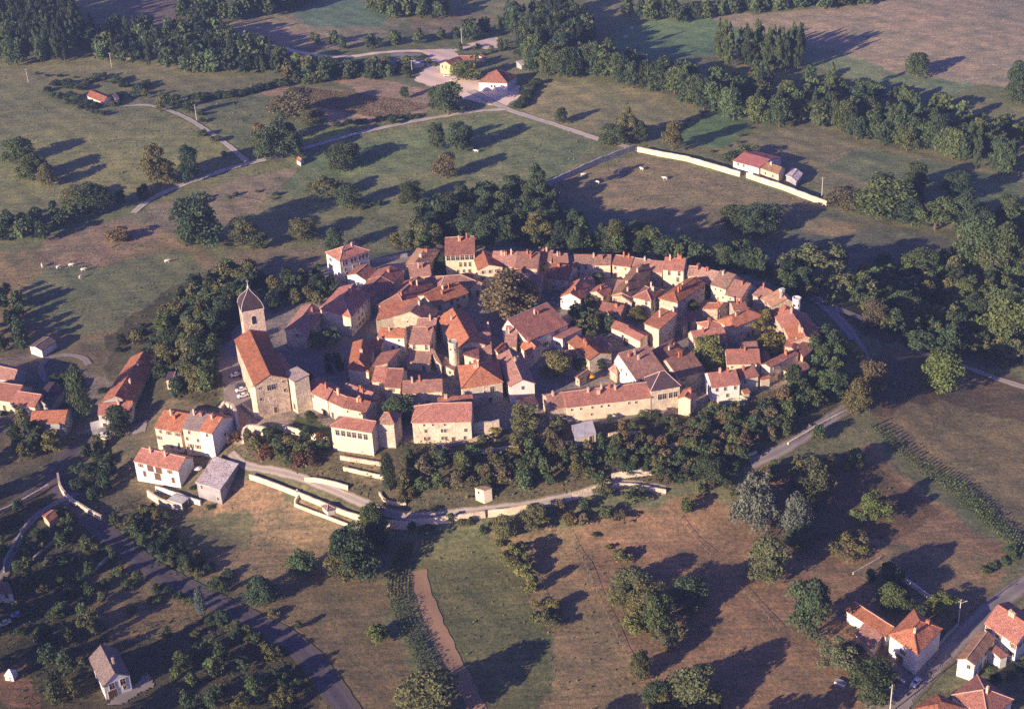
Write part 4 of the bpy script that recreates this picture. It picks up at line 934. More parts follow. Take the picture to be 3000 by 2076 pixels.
wall('F', [(1430, 338), (1340, 372), (1238, 418)], 3.0, .7, 'grey', 'grey shaded wall meeting the left end of the long cream wall')
wall('L', [(-260, 585), (0, 672), (276, 781)], 2.0, .5, 'cream', 'lit rampart wall from the rusty shed to a step in the wall', sm=1)
wall('L', [(290, 785), (560, 898), (840, 1005), (1100, 1088)], 2.0, .5, 'cream', 'lit rampart wall above the narrow walled garden', sm=1)
wall('L', [(1110, 1095), (1330, 1135), (1560, 1150)], 2.8, .7, 'pale', 'shaded bend of the rampart wall behind the tall bushes', sm=1)
wall('M', [(-380, 1112), (-100, 1085), (150, 1062), (470, 1012)], 2.4, .6, 'pale', 'lit rampart wall right of the bend, with little buttresses', sm=1)
wall('M', [(500, 1008), (740, 985), (985, 940)], 2.5, .6, 'cream', 'eastern end of the lit lower rampart wall', sm=1)
wall('L', [(245, 890), (400, 955), (620, 1035), (850, 1125)], 1.2, .4, 'cream', 'low wall closing the narrow garden under the rampart', sm=1)
wall('L', [(270, 745), (295, 790), (248, 872)], 1.6, .5, 'cream', 'short cross wall at the left end of the narrow garden')
wall('L', [(795, 485), (1020, 537), (1258, 590)], 1.4, .5, 'cream', 'upper terrace wall below the six windowed house')
wall('L', [(360, 612), (520, 625), (700, 665), (850, 712)], 1.8, .5, 'cream', 'ivy topped terrace wall above the rampart walk', sm=1)
wall('L', [(760, 362), (1000, 400), (1250, 440)], 1.4, .6, 'pale', 'crumbling terrace wall right under the six windowed house', sm=1)
wall('L', [(1200, 760), (1260, 850), (1380, 880), (1500, 880)], 1.2, .5, 'pale', 'broken cream wall around the dark cypress', sm=1)
wall('E', [(860, 1190), (1130, 1265), (1400, 1345)], 2.4, .6, 'cream', 'cream garden wall between the church terrace and the six windowed house', sm=1)
wall('E', [(430, 1340), (462, 1230), (600, 1230), (745, 1270)], 3.6, .8, 'pale', 'retaining wall of the terrace in front of the church', sm=1)
wall('E', [(190, 1050), (240, 985), (330, 1020), (370, 1110), (390, 1230)], 4.6, 1.1, 'pale', 'tall curved remnant of the upper gate left of the church', sm=2)
wall('E', [(420, 910), (470, 960), (600, 1060)], 1.2, .6, 'stone', 'low sloping wall at the foot of the church')
wall('K', [(1345, 330), (1400, 400), (1435, 490)], 4.2, .8, 'pale', 'curved masonry flank beside the big roadside house', sm=1)
wall('G', [(1108, 1265), (1280, 1240), (1400, 1225)], 5.4, .8, 'pale', 'stone courtyard wall with ivy, right of the broad garden house')
wall('G', [(640, 1420), (700, 1400), (900, 1360), (1130, 1310), (1400, 1250)], 1.4, .6, 'pink', 'low parapet of the terrace in front of the broad garden house', sm=1)
wall('G', [(640, 1440), (770, 1425), (775, 1530)], 3.0, .7, 'cream', 'pale masonry pier at the corner of the garden terrace')
wall('F', [(555, 968), (575, 985), (590, 1040)], 1.4, .6, 'stone', 'low wall going down from the church terrace')
wall('K', [(520, 1165), (640, 1250), (760, 1300), (905, 1325)], 2.6, .7, 'cream', 'curved cream retaining wall below the white chalet', sm=2)
wall('K', [(608, 1098), (800, 1160), (960, 1215), (1110, 1262)], 1.8, .6, 'white', 'straight white garden wall below the white chalet')
wall('7', [(395, 340), (410, 430), (470, 500), (560, 560), (692, 632)], 2.0, .7, 'pale', 'curved roadside wall at the bend of the dark road', sm=2)
wall('7', [(-40, 605), (90, 548), (200, 490), (330, 412)], 1.6, .6, 'stone', 'long low wall along the left side road', sm=1)
wall('7', [(225, 900), (300, 830), (420, 740)], 1.0, .5, 'stone', 'low crumbling wall in the dark lower left garden')
wall('7', [(620, 1000), (700, 920), (780, 850)], 1.0, .5, 'stone', 'low garden wall above the lower left field')
wall('7', [(200, 640), (100, 800), (30, 920), (30, 990)], 1.2, .5, 'grey', 'grey wall following the narrow left lane', sm=2)
wall('N', [(700, 425), (850, 525), (1010, 645)], 1.6, .4, 'white', 'straight white wall behind the two round trees at lower right')
wall('N', [(300, 400), (420, 335), (535, 268)], .9, .3, 'pale', 'thin low wall at the corner of the lower right field')
wall('N', [(530, 1195), (640, 1285), (760, 1370)], 1.0, .3, 'white', 'thin white edge wall of the paved terrace')
wall('N', [(1060, 1045), (1140, 950), (1235, 860)], 1.2, .4, 'grey', 'grey wall between the large white house and the road')
wall('5', [(2075, 1350), (2100, 1420), (2120, 1470)], 1.8, .5, 'white', 'white wall stub at the bottom edge')
wall('5', [(2085, 1350), (2140, 1340), (2195, 1335)], 1.8, .5, 'white', 'short white wall leaving the stub at the bottom edge')
wall('I', [(1185, 1165), (1400, 1040), (1620, 910), (1860, 790)], 1.0, .5, 'pale', 'parapet along the pale lane to the gardens')
wall('M', [(1890, 590), (2050, 560), (2310, 540)], 2.2, .6, 'pale', 'shaded garden wall with openings under the castle')
wall('F', [(1390, 1078), (1440, 1070), (1488, 1066)], 1.6, .5, 'cream', 'pale wall top lower in the castle gardens')
wall('I', [(300, 850), (320, 920), (290, 1010), (180, 1050)], 1.8, .6, 'cream', 'cream wall bend in the eastern gardens', sm=1)
wall('I', [(640, 640), (720, 690), (600, 690), (400, 720)], 1.6, .5, 'cream', 'pale terrace edge below the white gabled house')
wall('D', [(1480, 1160), (1580, 1185)], 6.5, .8, 'cream', 'pale wall end on the outer eastern rampart')
wall('H', [(0, 1010), (200, 1050), (460, 1060)], 3.6, .8, 'pale', 'ruined stone wall under the western castle range')
wall('C', [(290, 1190), (405, 1255)], 2.5, .5, 'cream', 'cream yard wall right of the largest central house')
wall('A', [(1080, 790), (1250, 720), (1420, 640)], 2.0, .8, 'pale', 'pale rampart wall climbing to the square white mansion', sm=1)
wall('A', [(1850, 470), (2050, 440), (2280, 390)], 1.6, .9, 'grey', 'grey wall top right of the square white mansion')
wall('A', [(790, 690), (870, 712), (950, 718)], 1.8, .6, 'cream', 'short lit wall piece among the trees behind the bell tower')

wall('H', [(700, 1260), (850, 1230), (1080, 1240)], 1.2, .4, 'pale', 'low pale wall in the middle of the castle gardens', sm=1)
wall('M', [(360, 480), (560, 560), (760, 600)], 1.2, .4, 'pale', 'short terrace wall in the western garden slope', sm=1)
wall('I', [(250, 1180), (430, 1150)], 1.1, .4, 'pale', 'upper garden step below the eastern gardens')
wall('I', [(270, 1250), (450, 1215)], 1.1, .4, 'pale', 'lower garden step below the eastern gardens')
wall('I', [(650, 1330), (830, 1260)], 1.2, .4, 'cream', 'cream wall corner low in the eastern gardens')

wall('F', [(1290, 1118), (1350, 1100), (1410, 1093), (1500, 1110)], 1.5, .5, 'pale', 'pale continuation of the rampart wall below the garden lane', sm=1)
wall('F', [(1000, 1030), (1100, 1020), (1200, 1005), (1290, 1000)], 1.4, .5, 'pale', 'long terrace wall across the western castle gardens', sm=1)
wall('F', [(1500, 1010), (1600, 985), (1700, 960)], 1.4, .5, 'pale', 'long terrace wall across the eastern gardens', sm=1)
# ---------------------------------------------------------------- foliage meshes (unit crown: base z=0, height 1, radius .5)
def quads_to_mesh(name, cen, nor, size, tone, trunk=None, mats=None):
    n = len(cen)
    r = rng.normal(size=(n, 3)); t = np.cross(nor, r); t /= np.linalg.norm(t, axis=1)[:, None] + 1e-9
    bt = np.cross(nor, t); asp = rng.uniform(.7, 1.25, n)[:, None]
    s = size[:, None] * .5
    v = np.stack([cen - t * s * asp - bt * s * .6, cen + t * s * asp * .7 - bt * s, cen + t * s * asp + bt * s * .7, cen - t * s * asp * .6 + bt * s], 1).reshape(-1, 3)
    tv = []; tf = []
    if trunk: tv, tf = trunk
    allv = np.concatenate([v, np.array(tv).reshape(-1, 3)]) if len(tv) else v
    loops = np.concatenate([np.arange(4 * n), np.array([i + 4 * n for f in tf for i in f], int)]) if len(tf) else np.arange(4 * n)
    npoly = n + len(tf)
    me = bpy.data.meshes.new(name)
    me.vertices.add(len(allv)); me.vertices.foreach_set('co', allv.astype(np.float32).ravel())
    me.loops.add(len(loops)); me.loops.foreach_set('vertex_index', loops)
    me.polygons.add(npoly); me.polygons.foreach_set('loop_start', np.arange(0, 4 * npoly, 4)); me.polygons.foreach_set('loop_total', np.full(npoly, 4))
    for m in (mats or [M_LEAF]): me.materials.append(m)
    if len(tf): me.polygons.foreach_set('material_index', np.concatenate([np.zeros(n, int), np.ones(len(tf), int)]))
    at = me.attributes.new('tone', 'FLOAT', 'POINT')
    at.data.foreach_set('value', np.concatenate([np.repeat(tone, 4), np.full(len(allv) - 4 * n, .5)]).astype(np.float32))
    me.update(); me.validate(); return me
def lobes_for(kind, seed):
    r = np.random.default_rng(seed); L = []
    if kind == 'b':          # rounded broadleaf
        n = 34
        for i in range(n):
            z = .12 + .74 * r.random() ** .9; a = r.random() * 6.283
            prof = math.sqrt(max(0, 1 - ((z - .42) / .50) ** 2)); rad = .40 * prof * r.uniform(.4, 1.0)
            L.append((rad * math.cos(a), rad * math.sin(a), z, r.uniform(.10, .17)))
        L += [(0, 0, .5, .28), (.05, .05, .70, .2), (-.1, 0, .30, .26), (.12, -.08, .25, .2)]
    elif kind == 'w':        # wide irregular crown with gaps
        n = 22
        for i in range(n):
            a = r.random() * 6.283; rad = .46 * math.sqrt(r.random()); z = .30 + .48 * r.random() - .30 * rad
            L.append((rad * math.cos(a) * 1.05, rad * math.sin(a), z, r.uniform(.09, .16)))
        L += [(0, 0, .5, .22)]
    elif kind == 'p':        # tall poplar
        n = 26
        for i in range(n):
            z = .12 + .82 * r.random(); a = r.random() * 6.283; w = math.sin(min(1, (z + .05) / .95) * math.pi) ** .5
            rad = .36 * w * r.uniform(.3, 1)
            L.append((rad * math.cos(a), rad * math.sin(a), z, r.uniform(.10, .18) * (.5 + .5 * w)))
    elif kind == 'c':        # conifer / cedar
        n = 34
        for i in range(n):
            z = .06 + .88 * (r.random() ** 1.2); a = r.random() * 6.283; w = (1.0 - z) ** .62
            rad = .48 * w * r.uniform(.5, 1)
            L.append((rad * math.cos(a), rad * math.sin(a), z, .07 + .13 * w))
        L += [(0, 0, .14, .26), (.1, 0, .2, .24), (-.1, .05, .2, .24), (0, 0, .32, .22), (0, 0, .5, .17), (0, 0, .7, .09), (0, 0, .9, .05)]
    elif kind == 'y':        # cypress column
        for i in range(16):
            z = .08 + .055 * i; w = math.sin(min(1, z / .98) * math.pi) ** .45
            L.append((r.normal() * .05, r.normal() * .05, z, .34 * w))
    else:                    # shrub
        for i in range(14):
            a = r.random() * 6.283; rad = .36 * math.sqrt(r.random())
            L.append((rad * math.cos(a), rad * math.sin(a), .2 + .55 * r.random() * (1 - rad), r.uniform(.14, .24)))
    return L
def crown_pts(kind, seed, n, leaf):
    r = np.random.default_rng(seed + 99); L = lobes_for(kind, seed)
    wts = np.array([l[3] ** 2 for l in L]); wts /= wts.sum(); k = r.choice(len(L), n, p=wts)
    La = np.array(L); d = r.normal(size=(n, 3)); d /= np.linalg.norm(d, axis=1)[:, None]; d[:, 2] = np.where(d[:, 2] < -.3, -d[:, 2], d[:, 2])
    rad = La[k, 3] * (0.60 + .55 * r.random(n) ** .8)
    if kind == 'p': zs = np.array([1, 1, .62])
    elif kind == 'y': zs = np.array([1, 1, .45])
    else: zs = np.array([1, 1, .85])
    P = La[k, :3] + d * rad[:, None] * zs
    nor = d * .75 + r.normal(size=(n, 3)) * .6; nor /= np.linalg.norm(nor, axis=1)[:, None]
    lt = r.random(len(L)); tone = np.clip(lt[k] * .5 + r.random(n) * .75 - .12, 0, 1)
    size = leaf * r.uniform(.6, 1.4, n)
    P[:, 2] = np.clip(P[:, 2], .02, 1.0)
    return P, nor, size, tone
def trunk_geo(kind, seed):
    r = np.random.default_rng(seed + 5); mb = MB()
    def limb(a, b2, r0, r1, n=6):
        a = Vector(a); b2 = Vector(b2); d = (b2 - a).normalized(); u = d.orthogonal().normalized(); w = d.cross(u)
        vs = [p + (u * math.cos(t) + w * math.sin(t)) * rr for p, rr in ((a, r0), (b2, r1)) for t in [i * 2 * math.pi / n for i in range(n)]]
        mb.add(vs, [(i, (i + 1) % n, n + (i + 1) % n, n + i) for i in range(n)])
    top = {'b': .62, 'w': .5, 'p': .85, 'c': .9, 'y': .8, 's': .3}[kind]
    w0 = .035 if kind != 's' else .03
    limb((0, 0, -.05), (.01, .01, top * .45), w0, w0 * .7); limb((.01, .01, top * .44), (0, .02, top), w0 * .7, w0 * .25)
    if kind in 'bws':
        for i in range(5):
            a = i * 1.257 + r.random(); z = top * (.4 + .1 * i)
            limb((.01, .01, z), (.26 * math.cos(a), .26 * math.sin(a), z + .2), w0 * .5, w0 * .15, 5)
    return mb.v, mb.f
CROWN, TRUNK, WHOLE, PT = {}, {}, {}, {}
NV = {'b': 6, 'w': 4, 'p': 4, 'c': 3, 'y': 1, 's': 4}
NL = {'b': 6500, 'w': 4600, 'p': 5200, 'c': 7000, 'y': 3000, 's': 2200}
LS = {'b': .036, 'w': .036, 'p': .032, 'c': .034, 'y': .04, 's': .06}
for kd in NV:
    for i in range(NV[kd]):
        P, nn, sz, tn = crown_pts(kd, 31 * i + ord(kd), NL[kd], LS[kd])
        CROWN[kd, i] = quads_to_mesh('crown', P, nn, sz, tn)
        tv, tf = trunk_geo(kd, i)
        mbt = MB(); mbt.add(tv, tf); TRUNK[kd, i] = mbt.mesh('trunk', M_BARK)
        PT[kd, i] = (P, nn, sz, tn)
        sub = rng.choice(len(P), len(P) * 6 // 10, replace=False)
        WHOLE[kd, i] = quads_to_mesh('tree', P[sub], nn[sub], sz[sub] * 1.25, tn[sub], (tv, tf), [M_LEAF, M_BARK])
KNAME = {'b': 'tree', 'w': 'tree', 'p': 'poplar', 'c': 'conifer', 'y': 'cypress', 's': 'shrub'}
KCAT = {'b': 'tree', 'w': 'tree', 'p': 'tree', 'c': 'tree', 'y': 'tree', 's': 'shrub'}
CW = {'d': 'dark green', 'g': 'mid green', 'o': 'olive green', 'y': 'yellow green', 'l': 'fresh green', 'r': 'reddish', 's': 'silvery blue', 'b': 'brownish', 'k': 'very dark'}
KW = {'b': 'round tree', 'w': 'spreading tree', 'p': 'tall poplar', 'c': 'conifer', 'y': 'cypress', 's': 'shrub'}
CLUST = {}
PEND = []
def tree(kind, p, hgt, wid, colr, cluster, simple=False, label=None, lean=0):
    i = int(rng.integers(NV[kind])); rz = rng.random() * 6.28; j = rng.uniform(.82, 1.2); hj = rng.uniform(-.12, .12)
    c = LEAFC[colr]; c = (c[0] * j * (1 + hj), c[1] * j, c[2] * j * (1 - hj), 1)
    z = hz(p.x, p.y) - .05
    PEND.append(dict(kind=kind, i=i, p=Vector((p.x, p.y, z)), h=hgt, w=wid / .86, rz=rz, c=c, colr=colr, cl=cluster, simple=simple, label=label))
def plant_all():
    """the 300 largest of a kind stand as objects of their own, the rest of the woods as one mass"""
    rest = []
    for nm in ('tree', 'poplar', 'conifer', 'cypress', 'shrub'):
        L = [t for t in PEND if KNAME[t['kind']] == nm]
        for t in L:
            u, v = proj(t['p']); t['rank'] = (0 if t['label'] or not t['simple'] else 1, -t['h'] * t['w'] / (t['p'] - Vector((0, 0, CAMZ))).length ** 2 * (1 if -30 < u < 3030 and -30 < v < 2200 else 1e-3))
        L.sort(key=lambda t: t['rank']); cap = 298
        for t in L[:cap]: plant(t)
        rest += L[cap:]
    if rest:
        V_, NN, SZ, TN, TI = [], [], [], [], []
        for t in rest:
            P, nn, sz, tn = PT[t['kind'], t['i']]; dist = (t['p'] - Vector((0, 0, CAMZ))).length
            n = min(len(P), int(900 * min(2.2, (650 / dist) ** 1.3))); k = rng.choice(len(P), n, replace=False); cs, sn = math.cos(t['rz']), math.sin(t['rz'])
            q = P[k] * np.array([t['w'], t['w'], t['h']]); x = q[:, 0] * cs - q[:, 1] * sn + t['p'].x; y = q[:, 0] * sn + q[:, 1] * cs + t['p'].y
            V_.append(np.stack([x, y, q[:, 2] + t['p'].z], 1)); m = nn[k]; NN.append(np.stack([m[:, 0] * cs - m[:, 1] * sn, m[:, 0] * sn + m[:, 1] * cs, m[:, 2]], 1))
            SZ.append(sz[k] * (t['w'] + t['h']) * .5 * math.sqrt(len(P) / n) * .90); TN.append(tn[k]); TI.append(np.repeat(np.array([t['c']]), n, 0))
        me = quads_to_mesh('woodland', np.concatenate(V_), np.concatenate(NN), np.concatenate(SZ), np.concatenate(TN), None, [M_LEAFT])
        ca = me.color_attributes.new('tint', 'FLOAT_COLOR', 'POINT'); ca.data.foreach_set('color', np.repeat(np.concatenate(TI), 4, 0).astype(np.float32).ravel())
        o = bpy.data.objects.new('woodland', me); C.objects.link(o); tag(o, 'smaller trees filling the woods, hedgerows and thickets all round the village', None, None, 'stuff'); o['category'] = 'woodland'
    print('TREES', len(PEND), 'rest', len(rest))
def plant(t):
    kind, i, p, hgt, wid, c, cluster, label = t['kind'], t['i'], t['p'], t['h'], t['w'], t['c'], t['cl'], t['label']
    if t['simple'] or kind == 's':
        o = inst(KNAME[kind], WHOLE[kind, i], None, p, t['rz'], (wid, wid, hgt)); o.color = c
    else:
        o = empty(KNAME[kind], p); o.rotation_euler = (0, 0, t['rz'])
        a = inst('crown', CROWN[kind, i], o, (0, 0, 0), 0, (wid, wid, hgt)); a.color = c
        inst('trunk', TRUNK[kind, i], o, (0, 0, 0), 0, (max(wid, hgt * .6), max(wid, hgt * .6), hgt))
    o['category'] = KCAT[kind]
    if label: o['label'] = label
    else: CLUST.setdefault(cluster, []).append((o, kind, t['colr'], p, hgt))
    return o
def T(reg, x, y, w, h, kind='b', colr='d', cluster=None, label=None):
    """one tree from its box in the photo (centre x, y, width, height)"""
    s = REG[reg][2]; u, v = px(reg, (x, y)); wp, hp = w / s, h / s
    g = ground(u, v + hp * .5 - wp * .16)
    dist = math.sqrt(g.x ** 2 + g.y ** 2 + (CAMZ - g.z) ** 2); m = dist / FPX
    dep = math.asin((CAMZ - g.z) / dist)
    wid = wp * m * 1.08; hgt = max(wid * .6, (hp * m - wid * .25 * math.sin(dep)) / math.cos(dep))
    return tree(kind, g, hgt, wid, colr, cluster, label=label)
def belt(pts, n, hr, cluster, kinds='b', cols='ddg', spread=6, reg='F', wr=(.62, .85), closed=False):
    W2 = wline(pts, reg)
    if closed:
        pw = [(p.x, p.y) for p in W2]; xs = [p[0] for p in pw]; yv = [p[1] for p in pw]; out = []; tries = 0
        mind = math.sqrt((max(xs) - min(xs)) * (max(yv) - min(yv)) / n) * .62
        while len(out) < n and tries < n * 60:
            tries += 1; x = rng.uniform(min(xs), max(xs)); y = rng.uniform(min(yv), max(yv))
            if not inpoly(pw, np.array([x]), np.array([y]))[0]: continue
            if any((x - a) ** 2 + (y - b2) ** 2 < mind ** 2 for a, b2 in out): mind *= .995; continue
            out.append((x, y))
    else:
        tot = sum((b2 - a).length for a, b2 in zip(W2, W2[1:])); out = []
        for i in range(n):
            s = (i + rng.uniform(.2, .8)) / n * tot
            for a, b2 in zip(W2, W2[1:]):
                L = (b2 - a).length
                if s <= L: p = a.lerp(b2, s / L); break
                s -= L
            out.append((p.x + rng.normal() * spread * .5, p.y + rng.normal() * spread * .5))
    for x, y in out:
        if hits_house(x, y) or on_road(x, y): continue
        kd = kinds[rng.integers(len(kinds))]; co = cols[rng.integers(len(cols))]; h = rng.uniform(*hr)
        w = h * rng.uniform(*wr) * {'b': 1, 'w': 1.15, 'p': .42, 'c': .6, 'y': .3, 's': 1.15}[kd]
        if kd == 's': h *= .62; w = h * rng.uniform(1.1, 1.6)
        if kd == 'p': h *= 1.25
        tree(kd, Vector((x, y, 0)), h, w, co, cluster, simple=True)
def on_road(x, y):
    for L, w in ROADS:
        if ((L[:, 0] - x) ** 2 + (L[:, 1] - y) ** 2).min() < (w + .7) ** 2: return True
    return False
def hits_house(x, y, m=1.5):
    for _, cen, q in HOUSES:
        dx, dy = x - cen.x, y - cen.y
        if dx * dx + dy * dy > 900: continue
        ok = True
        for i in range(4):
            a, b2 = q[i], q[(i + 1) % 4]; ed = (b2 - a).normalized()
            if ed.x * (dy - a.y) - ed.y * (dx - a.x) < -m: ok = False; break
        if ok: return True
    return False
ORD = ['', 'second ', 'third ', 'fourth ', 'fifth ', 'sixth ', 'seventh ', 'eighth ', 'ninth ', 'tenth ', 'eleventh ', 'twelfth ', 'thirteenth ', 'fourteenth ', 'fifteenth ', 'sixteenth ', 'seventeenth ', 'eighteenth ', 'nineteenth ', 'twentieth ']
ORD += ['twenty-' + o for o in ('first ', 'second ', 'third ', 'fourth ', 'fifth ', 'sixth ', 'seventh ', 'eighth ', 'ninth ')] + ['thirtieth '] + ['thirty-' + o for o in ('first ', 'second ', 'third ', 'fourth ', 'fifth ', 'sixth ', 'seventh ', 'eighth ', 'ninth ')]
def finish_labels():
    plant_all()
    for cl, items in CLUST.items():
        sub = {}
        for it in items: sub.setdefault((it[1], it[2]), []).append(it)
        for (kd, co), its in sub.items():
            its.sort(key=lambda t: proj((t[3].x, t[3].y, hz(t[3].x, t[3].y)))[0])
            for i, it in enumerate(its):
                o = it[0]; o['group'] = cl
                if len(its) == 1: o['label'] = 'the only %s %s, %s' % (CW[co], KW[kd], cl)
                else:
                    k = i; side = 'left'
                    if i >= len(its) / 2: k = len(its) - 1 - i; side = 'right'
                    o['label'] = '%s %s, %sfrom %s, %s' % (CW[co], KW[kd], ORD[k] if k < len(ORD) and k else ('first ' if k == 0 else 'inner '), side, cl)
# ---------------------------------------------------------------- single trees of the fields (boxes in F pixels)
cl = 'trees of the far pastures'
for a in [(355, 378, 52, 92, 'b', 'o'), (380, 392, 40, 60, 'b', 'o'), (430, 372, 46, 84, 'b', 'd'), (40, 345, 60, 60, 'b', 'g'), (75, 385, 60, 60, 'b', 'g'), (110, 400, 40, 50, 'b', 'o'), (215, 455, 75, 70, 'b', 'd'), (170, 445, 55, 40, 'b', 'o'),
          (600, 330, 60, 80, 'b', 'd'), (640, 310, 75, 110, 'p', 'd'), (665, 335, 40, 60, 'b', 'd'), (590, 310, 40, 60, 'b', 'b'), (775, 358, 78, 60, 'b', 'd'),
          (985, 308, 38, 65, 'b', 'd'), (1035, 312, 62, 74, 'b', 'd'), (1005, 380, 52, 62, 'b', 'b'), (928, 438, 50, 52, 'b', 'd'), (785, 450, 56, 56, 'b', 'd'), (740, 420, 50, 60, 'w', 'o'), (700, 425, 30, 40, 'w', 'o'),
          (1210, 425, 54, 110, 'p', 'd'), (1195, 455, 50, 60, 'b', 'd'), (1265, 265, 30, 38, 'b', 'd'), (1385, 315, 70, 40, 'b', 'd'), (1412, 280, 45, 95, 'p', 'o'), (1515, 310, 44, 70, 'b', 'o'), (1440, 300, 40, 50, 'b', 'd'),
          (1010, 230, 66, 78, 'b', 'd'), (985, 225, 36, 60, 'b', 'd'), (912, 210, 18, 30, 'b', 'd'), (883, 272, 20, 26, 's', 'd'), (665, 248, 95, 60, 'b', 'b'), (640, 245, 50, 50, 'b', 'o'), (700, 270, 55, 40, 'b', 'o'),
          (1050, 165, 58, 50, 'b', 'g'), (455, 505, 105, 125, 'b', 'd'), (430, 520, 60, 80, 'b', 'd'), (270, 530, 52, 36, 's', 'b'), (555, 525, 70, 60, 'b', 'o'), (590, 545, 40, 40, 's', 'd'), (685, 525, 70, 50, 'b', 'o'), (755, 545, 46, 56, 'b', 'd'),
          (1870, 190, 26, 90, 'p', 'g'), (2065, 155, 52, 56, 'b', 'd'), (2290, 175, 45, 60, 'b', 'd'), (2290, 215, 50, 50, 'b', 'd'), (2062, 400, 48, 60, 'b', 'd'), (2155, 425, 60, 62, 'b', 'd'),
          (1930, 230, 40, 60, 'b', 'd'), (1680, 345, 50, 40, 's', 'd'), (1645, 355, 30, 30, 's', 'd')]:
    T('F', *a, cluster=cl)
cl = 'big trees right of the long wall'
for a in [(1905, 455, 75, 60, 'b', 'b'), (1985, 460, 120, 100, 'b', 'g'), (2030, 480, 80, 70, 'b', 'd'), (2105, 485, 88, 92, 'w', 'g'), (2165, 490, 60, 84, 'b', 'd'), (2050, 440, 60, 50, 'b', 'k'), (2190, 560, 95, 110, 'b', 'g'), (2255, 570, 80, 110, 'b', 'g'),
          (2200, 500, 70, 70, 'b', 'd'), (2270, 480, 60, 70, 'b', 'd'), (2290, 520, 50, 60, 'b', 'd'), (2230, 600, 70, 60, 'b', 'o'), (1655, 495, 66, 56, 'b', 'd'), (1720, 500, 84, 64, 'b', 'd'), (1690, 510, 60, 70, 'b', 'd')]:
    T('F', *a, cluster=cl)
cl = 'trees on the northern village slope'
for a in [(1095, 530, 60, 80, 'b', 'd'), (1050, 520, 60, 60, 'b', 'd'), (960, 535, 70, 60, 'b', 'o'), (1210, 520, 70, 80, 'p', 'o'), (1180, 505, 60, 70, 'b', 'd'), (1240, 510, 60, 70, 'b', 'd'), (1300, 540, 30, 60, 'c', 'd'), (1385, 535, 44, 74, 'b', 'o'), (1435, 537, 76, 44, 'b', 'g'), (1355, 530, 30, 60, 'c', 'd'),
          (1830, 610, 120, 50, 'w', 'o'), (1885, 585, 40, 60, 'b', 'd'), (1795, 590, 60, 50, 'b', 'd'), (1500, 560, 50, 40, 'b', 'd'), (1560, 570, 60, 40, 'b', 'd'), (1630, 580, 60, 50, 'b', 'd'), (1690, 590, 60, 45, 'b', 'd'),
          (2075, 600, 80, 60, 'b', 'd'), (2040, 700, 70, 60, 'b', 'o'), (2025, 690, 46, 60, 'b', 'g'), (1965, 710, 60, 60, 'b', 'b'), (2190, 700, 60, 70, 'b', 'd'), (2250, 720, 90, 120, 'b', 'g'), (2175, 660, 50, 60, 'b', 'g'), (2130, 770, 70, 70, 'w', 'g'), (2060, 770, 60, 40, 's', 'g'), (2005, 725, 50, 50, 's', 'd')]:
    T('F', *a, cluster=cl)
T('F', 2118, 848, 84, 92, 'b', 'l', label='solitary fresh green round tree in the brown field at the right')
T('F', 1900, 785, 68, 50, 'w', 'y', label='bright yellow green tree beside the eastern lane')
T('F', 1825, 655, 30, 16, 's', 'y', label='small yellow green bush under the round white turret')
T('F', 1960, 855, 68, 70, 'b', 'b', label='brownish tree where the eastern lane disappears')
T('F', 1935, 900, 60, 80, 'b', 'o', label='olive green tree above the parapet end of the pale lane')
T('F', 1140, 674, 122, 108, 'b', 'b', label='big old brown green tree on the cobbled square')
T('F', 732, 765, 60, 56, 'w', 'g', label='green tree in the middle of the church square')
T('F', 1250, 822, 58, 66, 'b', 'o', label='round dark olive tree left of the yellow parasol')
T('F', 1595, 798, 68, 74, 'b', 'y', label='bushy olive tree between the eastern houses')
T('F', 1716, 725, 50, 62, 'w', 'y', label='olive tree beside the house with a rounded orange roof')
T('F', 1435, 710, 40, 36, 'b', 'o', label='round shrubby tree before the pale hipped house')
T('F', 1730, 780, 66, 40, 's', 'y', label='pale green vine covered heap inside the eastern end')
T('F', 1012, 600, 58, 34, 'b', 'd', label='dark tree at the foot of the timbered tower house')
T('F', 905, 925, 70, 60, 'b', 'd', label='dark tree behind the square garden tower')
T('F', 1185, 945, 62, 66, 'b', 'o', label='olive tree in front of the western castle range')
T('F', 275, 950, 54, 70, 'b', 'k', label='very dark tree left of the big cream roadside house')
T('F', 878, 1065, 36, 90, 'y', 'k', label='black green pointed cypress below the garden tower')
T('F', 455, 1360, 26, 70, 'y', 's', label='slim pale cypress by the dark road')
T('F', 190, 890, 50, 130, 'y', 'd', label='tall cypress right of the dark workshop')
T('F', 1700, 1128, 84, 128, 'c', 's', label='larger silvery blue cedar in the brown meadow')
T('F', 1790, 1160, 74, 88, 'c', 's', label='smaller silvery blue cedar in the brown meadow')
T('F', 1828, 1080, 66, 104, 'c', 'o', label='tall olive conifer above the two silvery cedars')
T('F', 1800, 1215, 60, 56, 'b', 'd', label='dark bushy tree hugging the smaller silvery cedar')
T('F', 1735, 1265, 86, 100, 'b', 'o', label='round olive tree in the middle of the brown meadow')
T('F', 1822, 1378, 90, 140, 'b', 'd', label='tall oval dark tree left of the orange roofed wing')
T('F', 1967, 1145, 68, 76, 'w', 'l', label='fresh green tree in the shadow above the lower right field')
T('F', 1910, 1228, 76, 52, 'w', 'o', label='low olive tree at the corner of the lower right field')
T('F', 1930, 1030, 34, 50, 'w', 'g', label='small light tree left of the vineyard strip')
T('F', 2005, 1350, 62, 60, 'b', 'g', label='round green tree behind the large white house')
T('F', 2120, 1365, 56, 44, 'w', 'l', label='bright green small tree beside the lamp pole')
T('F', 2005, 1300, 40, 60, 'b', 'd', label='dark hedge tree at the thin white wall')
T('F', 1890, 1480, 90, 70, 'w', 'o', label='large olive bush left of the brown lean shed')
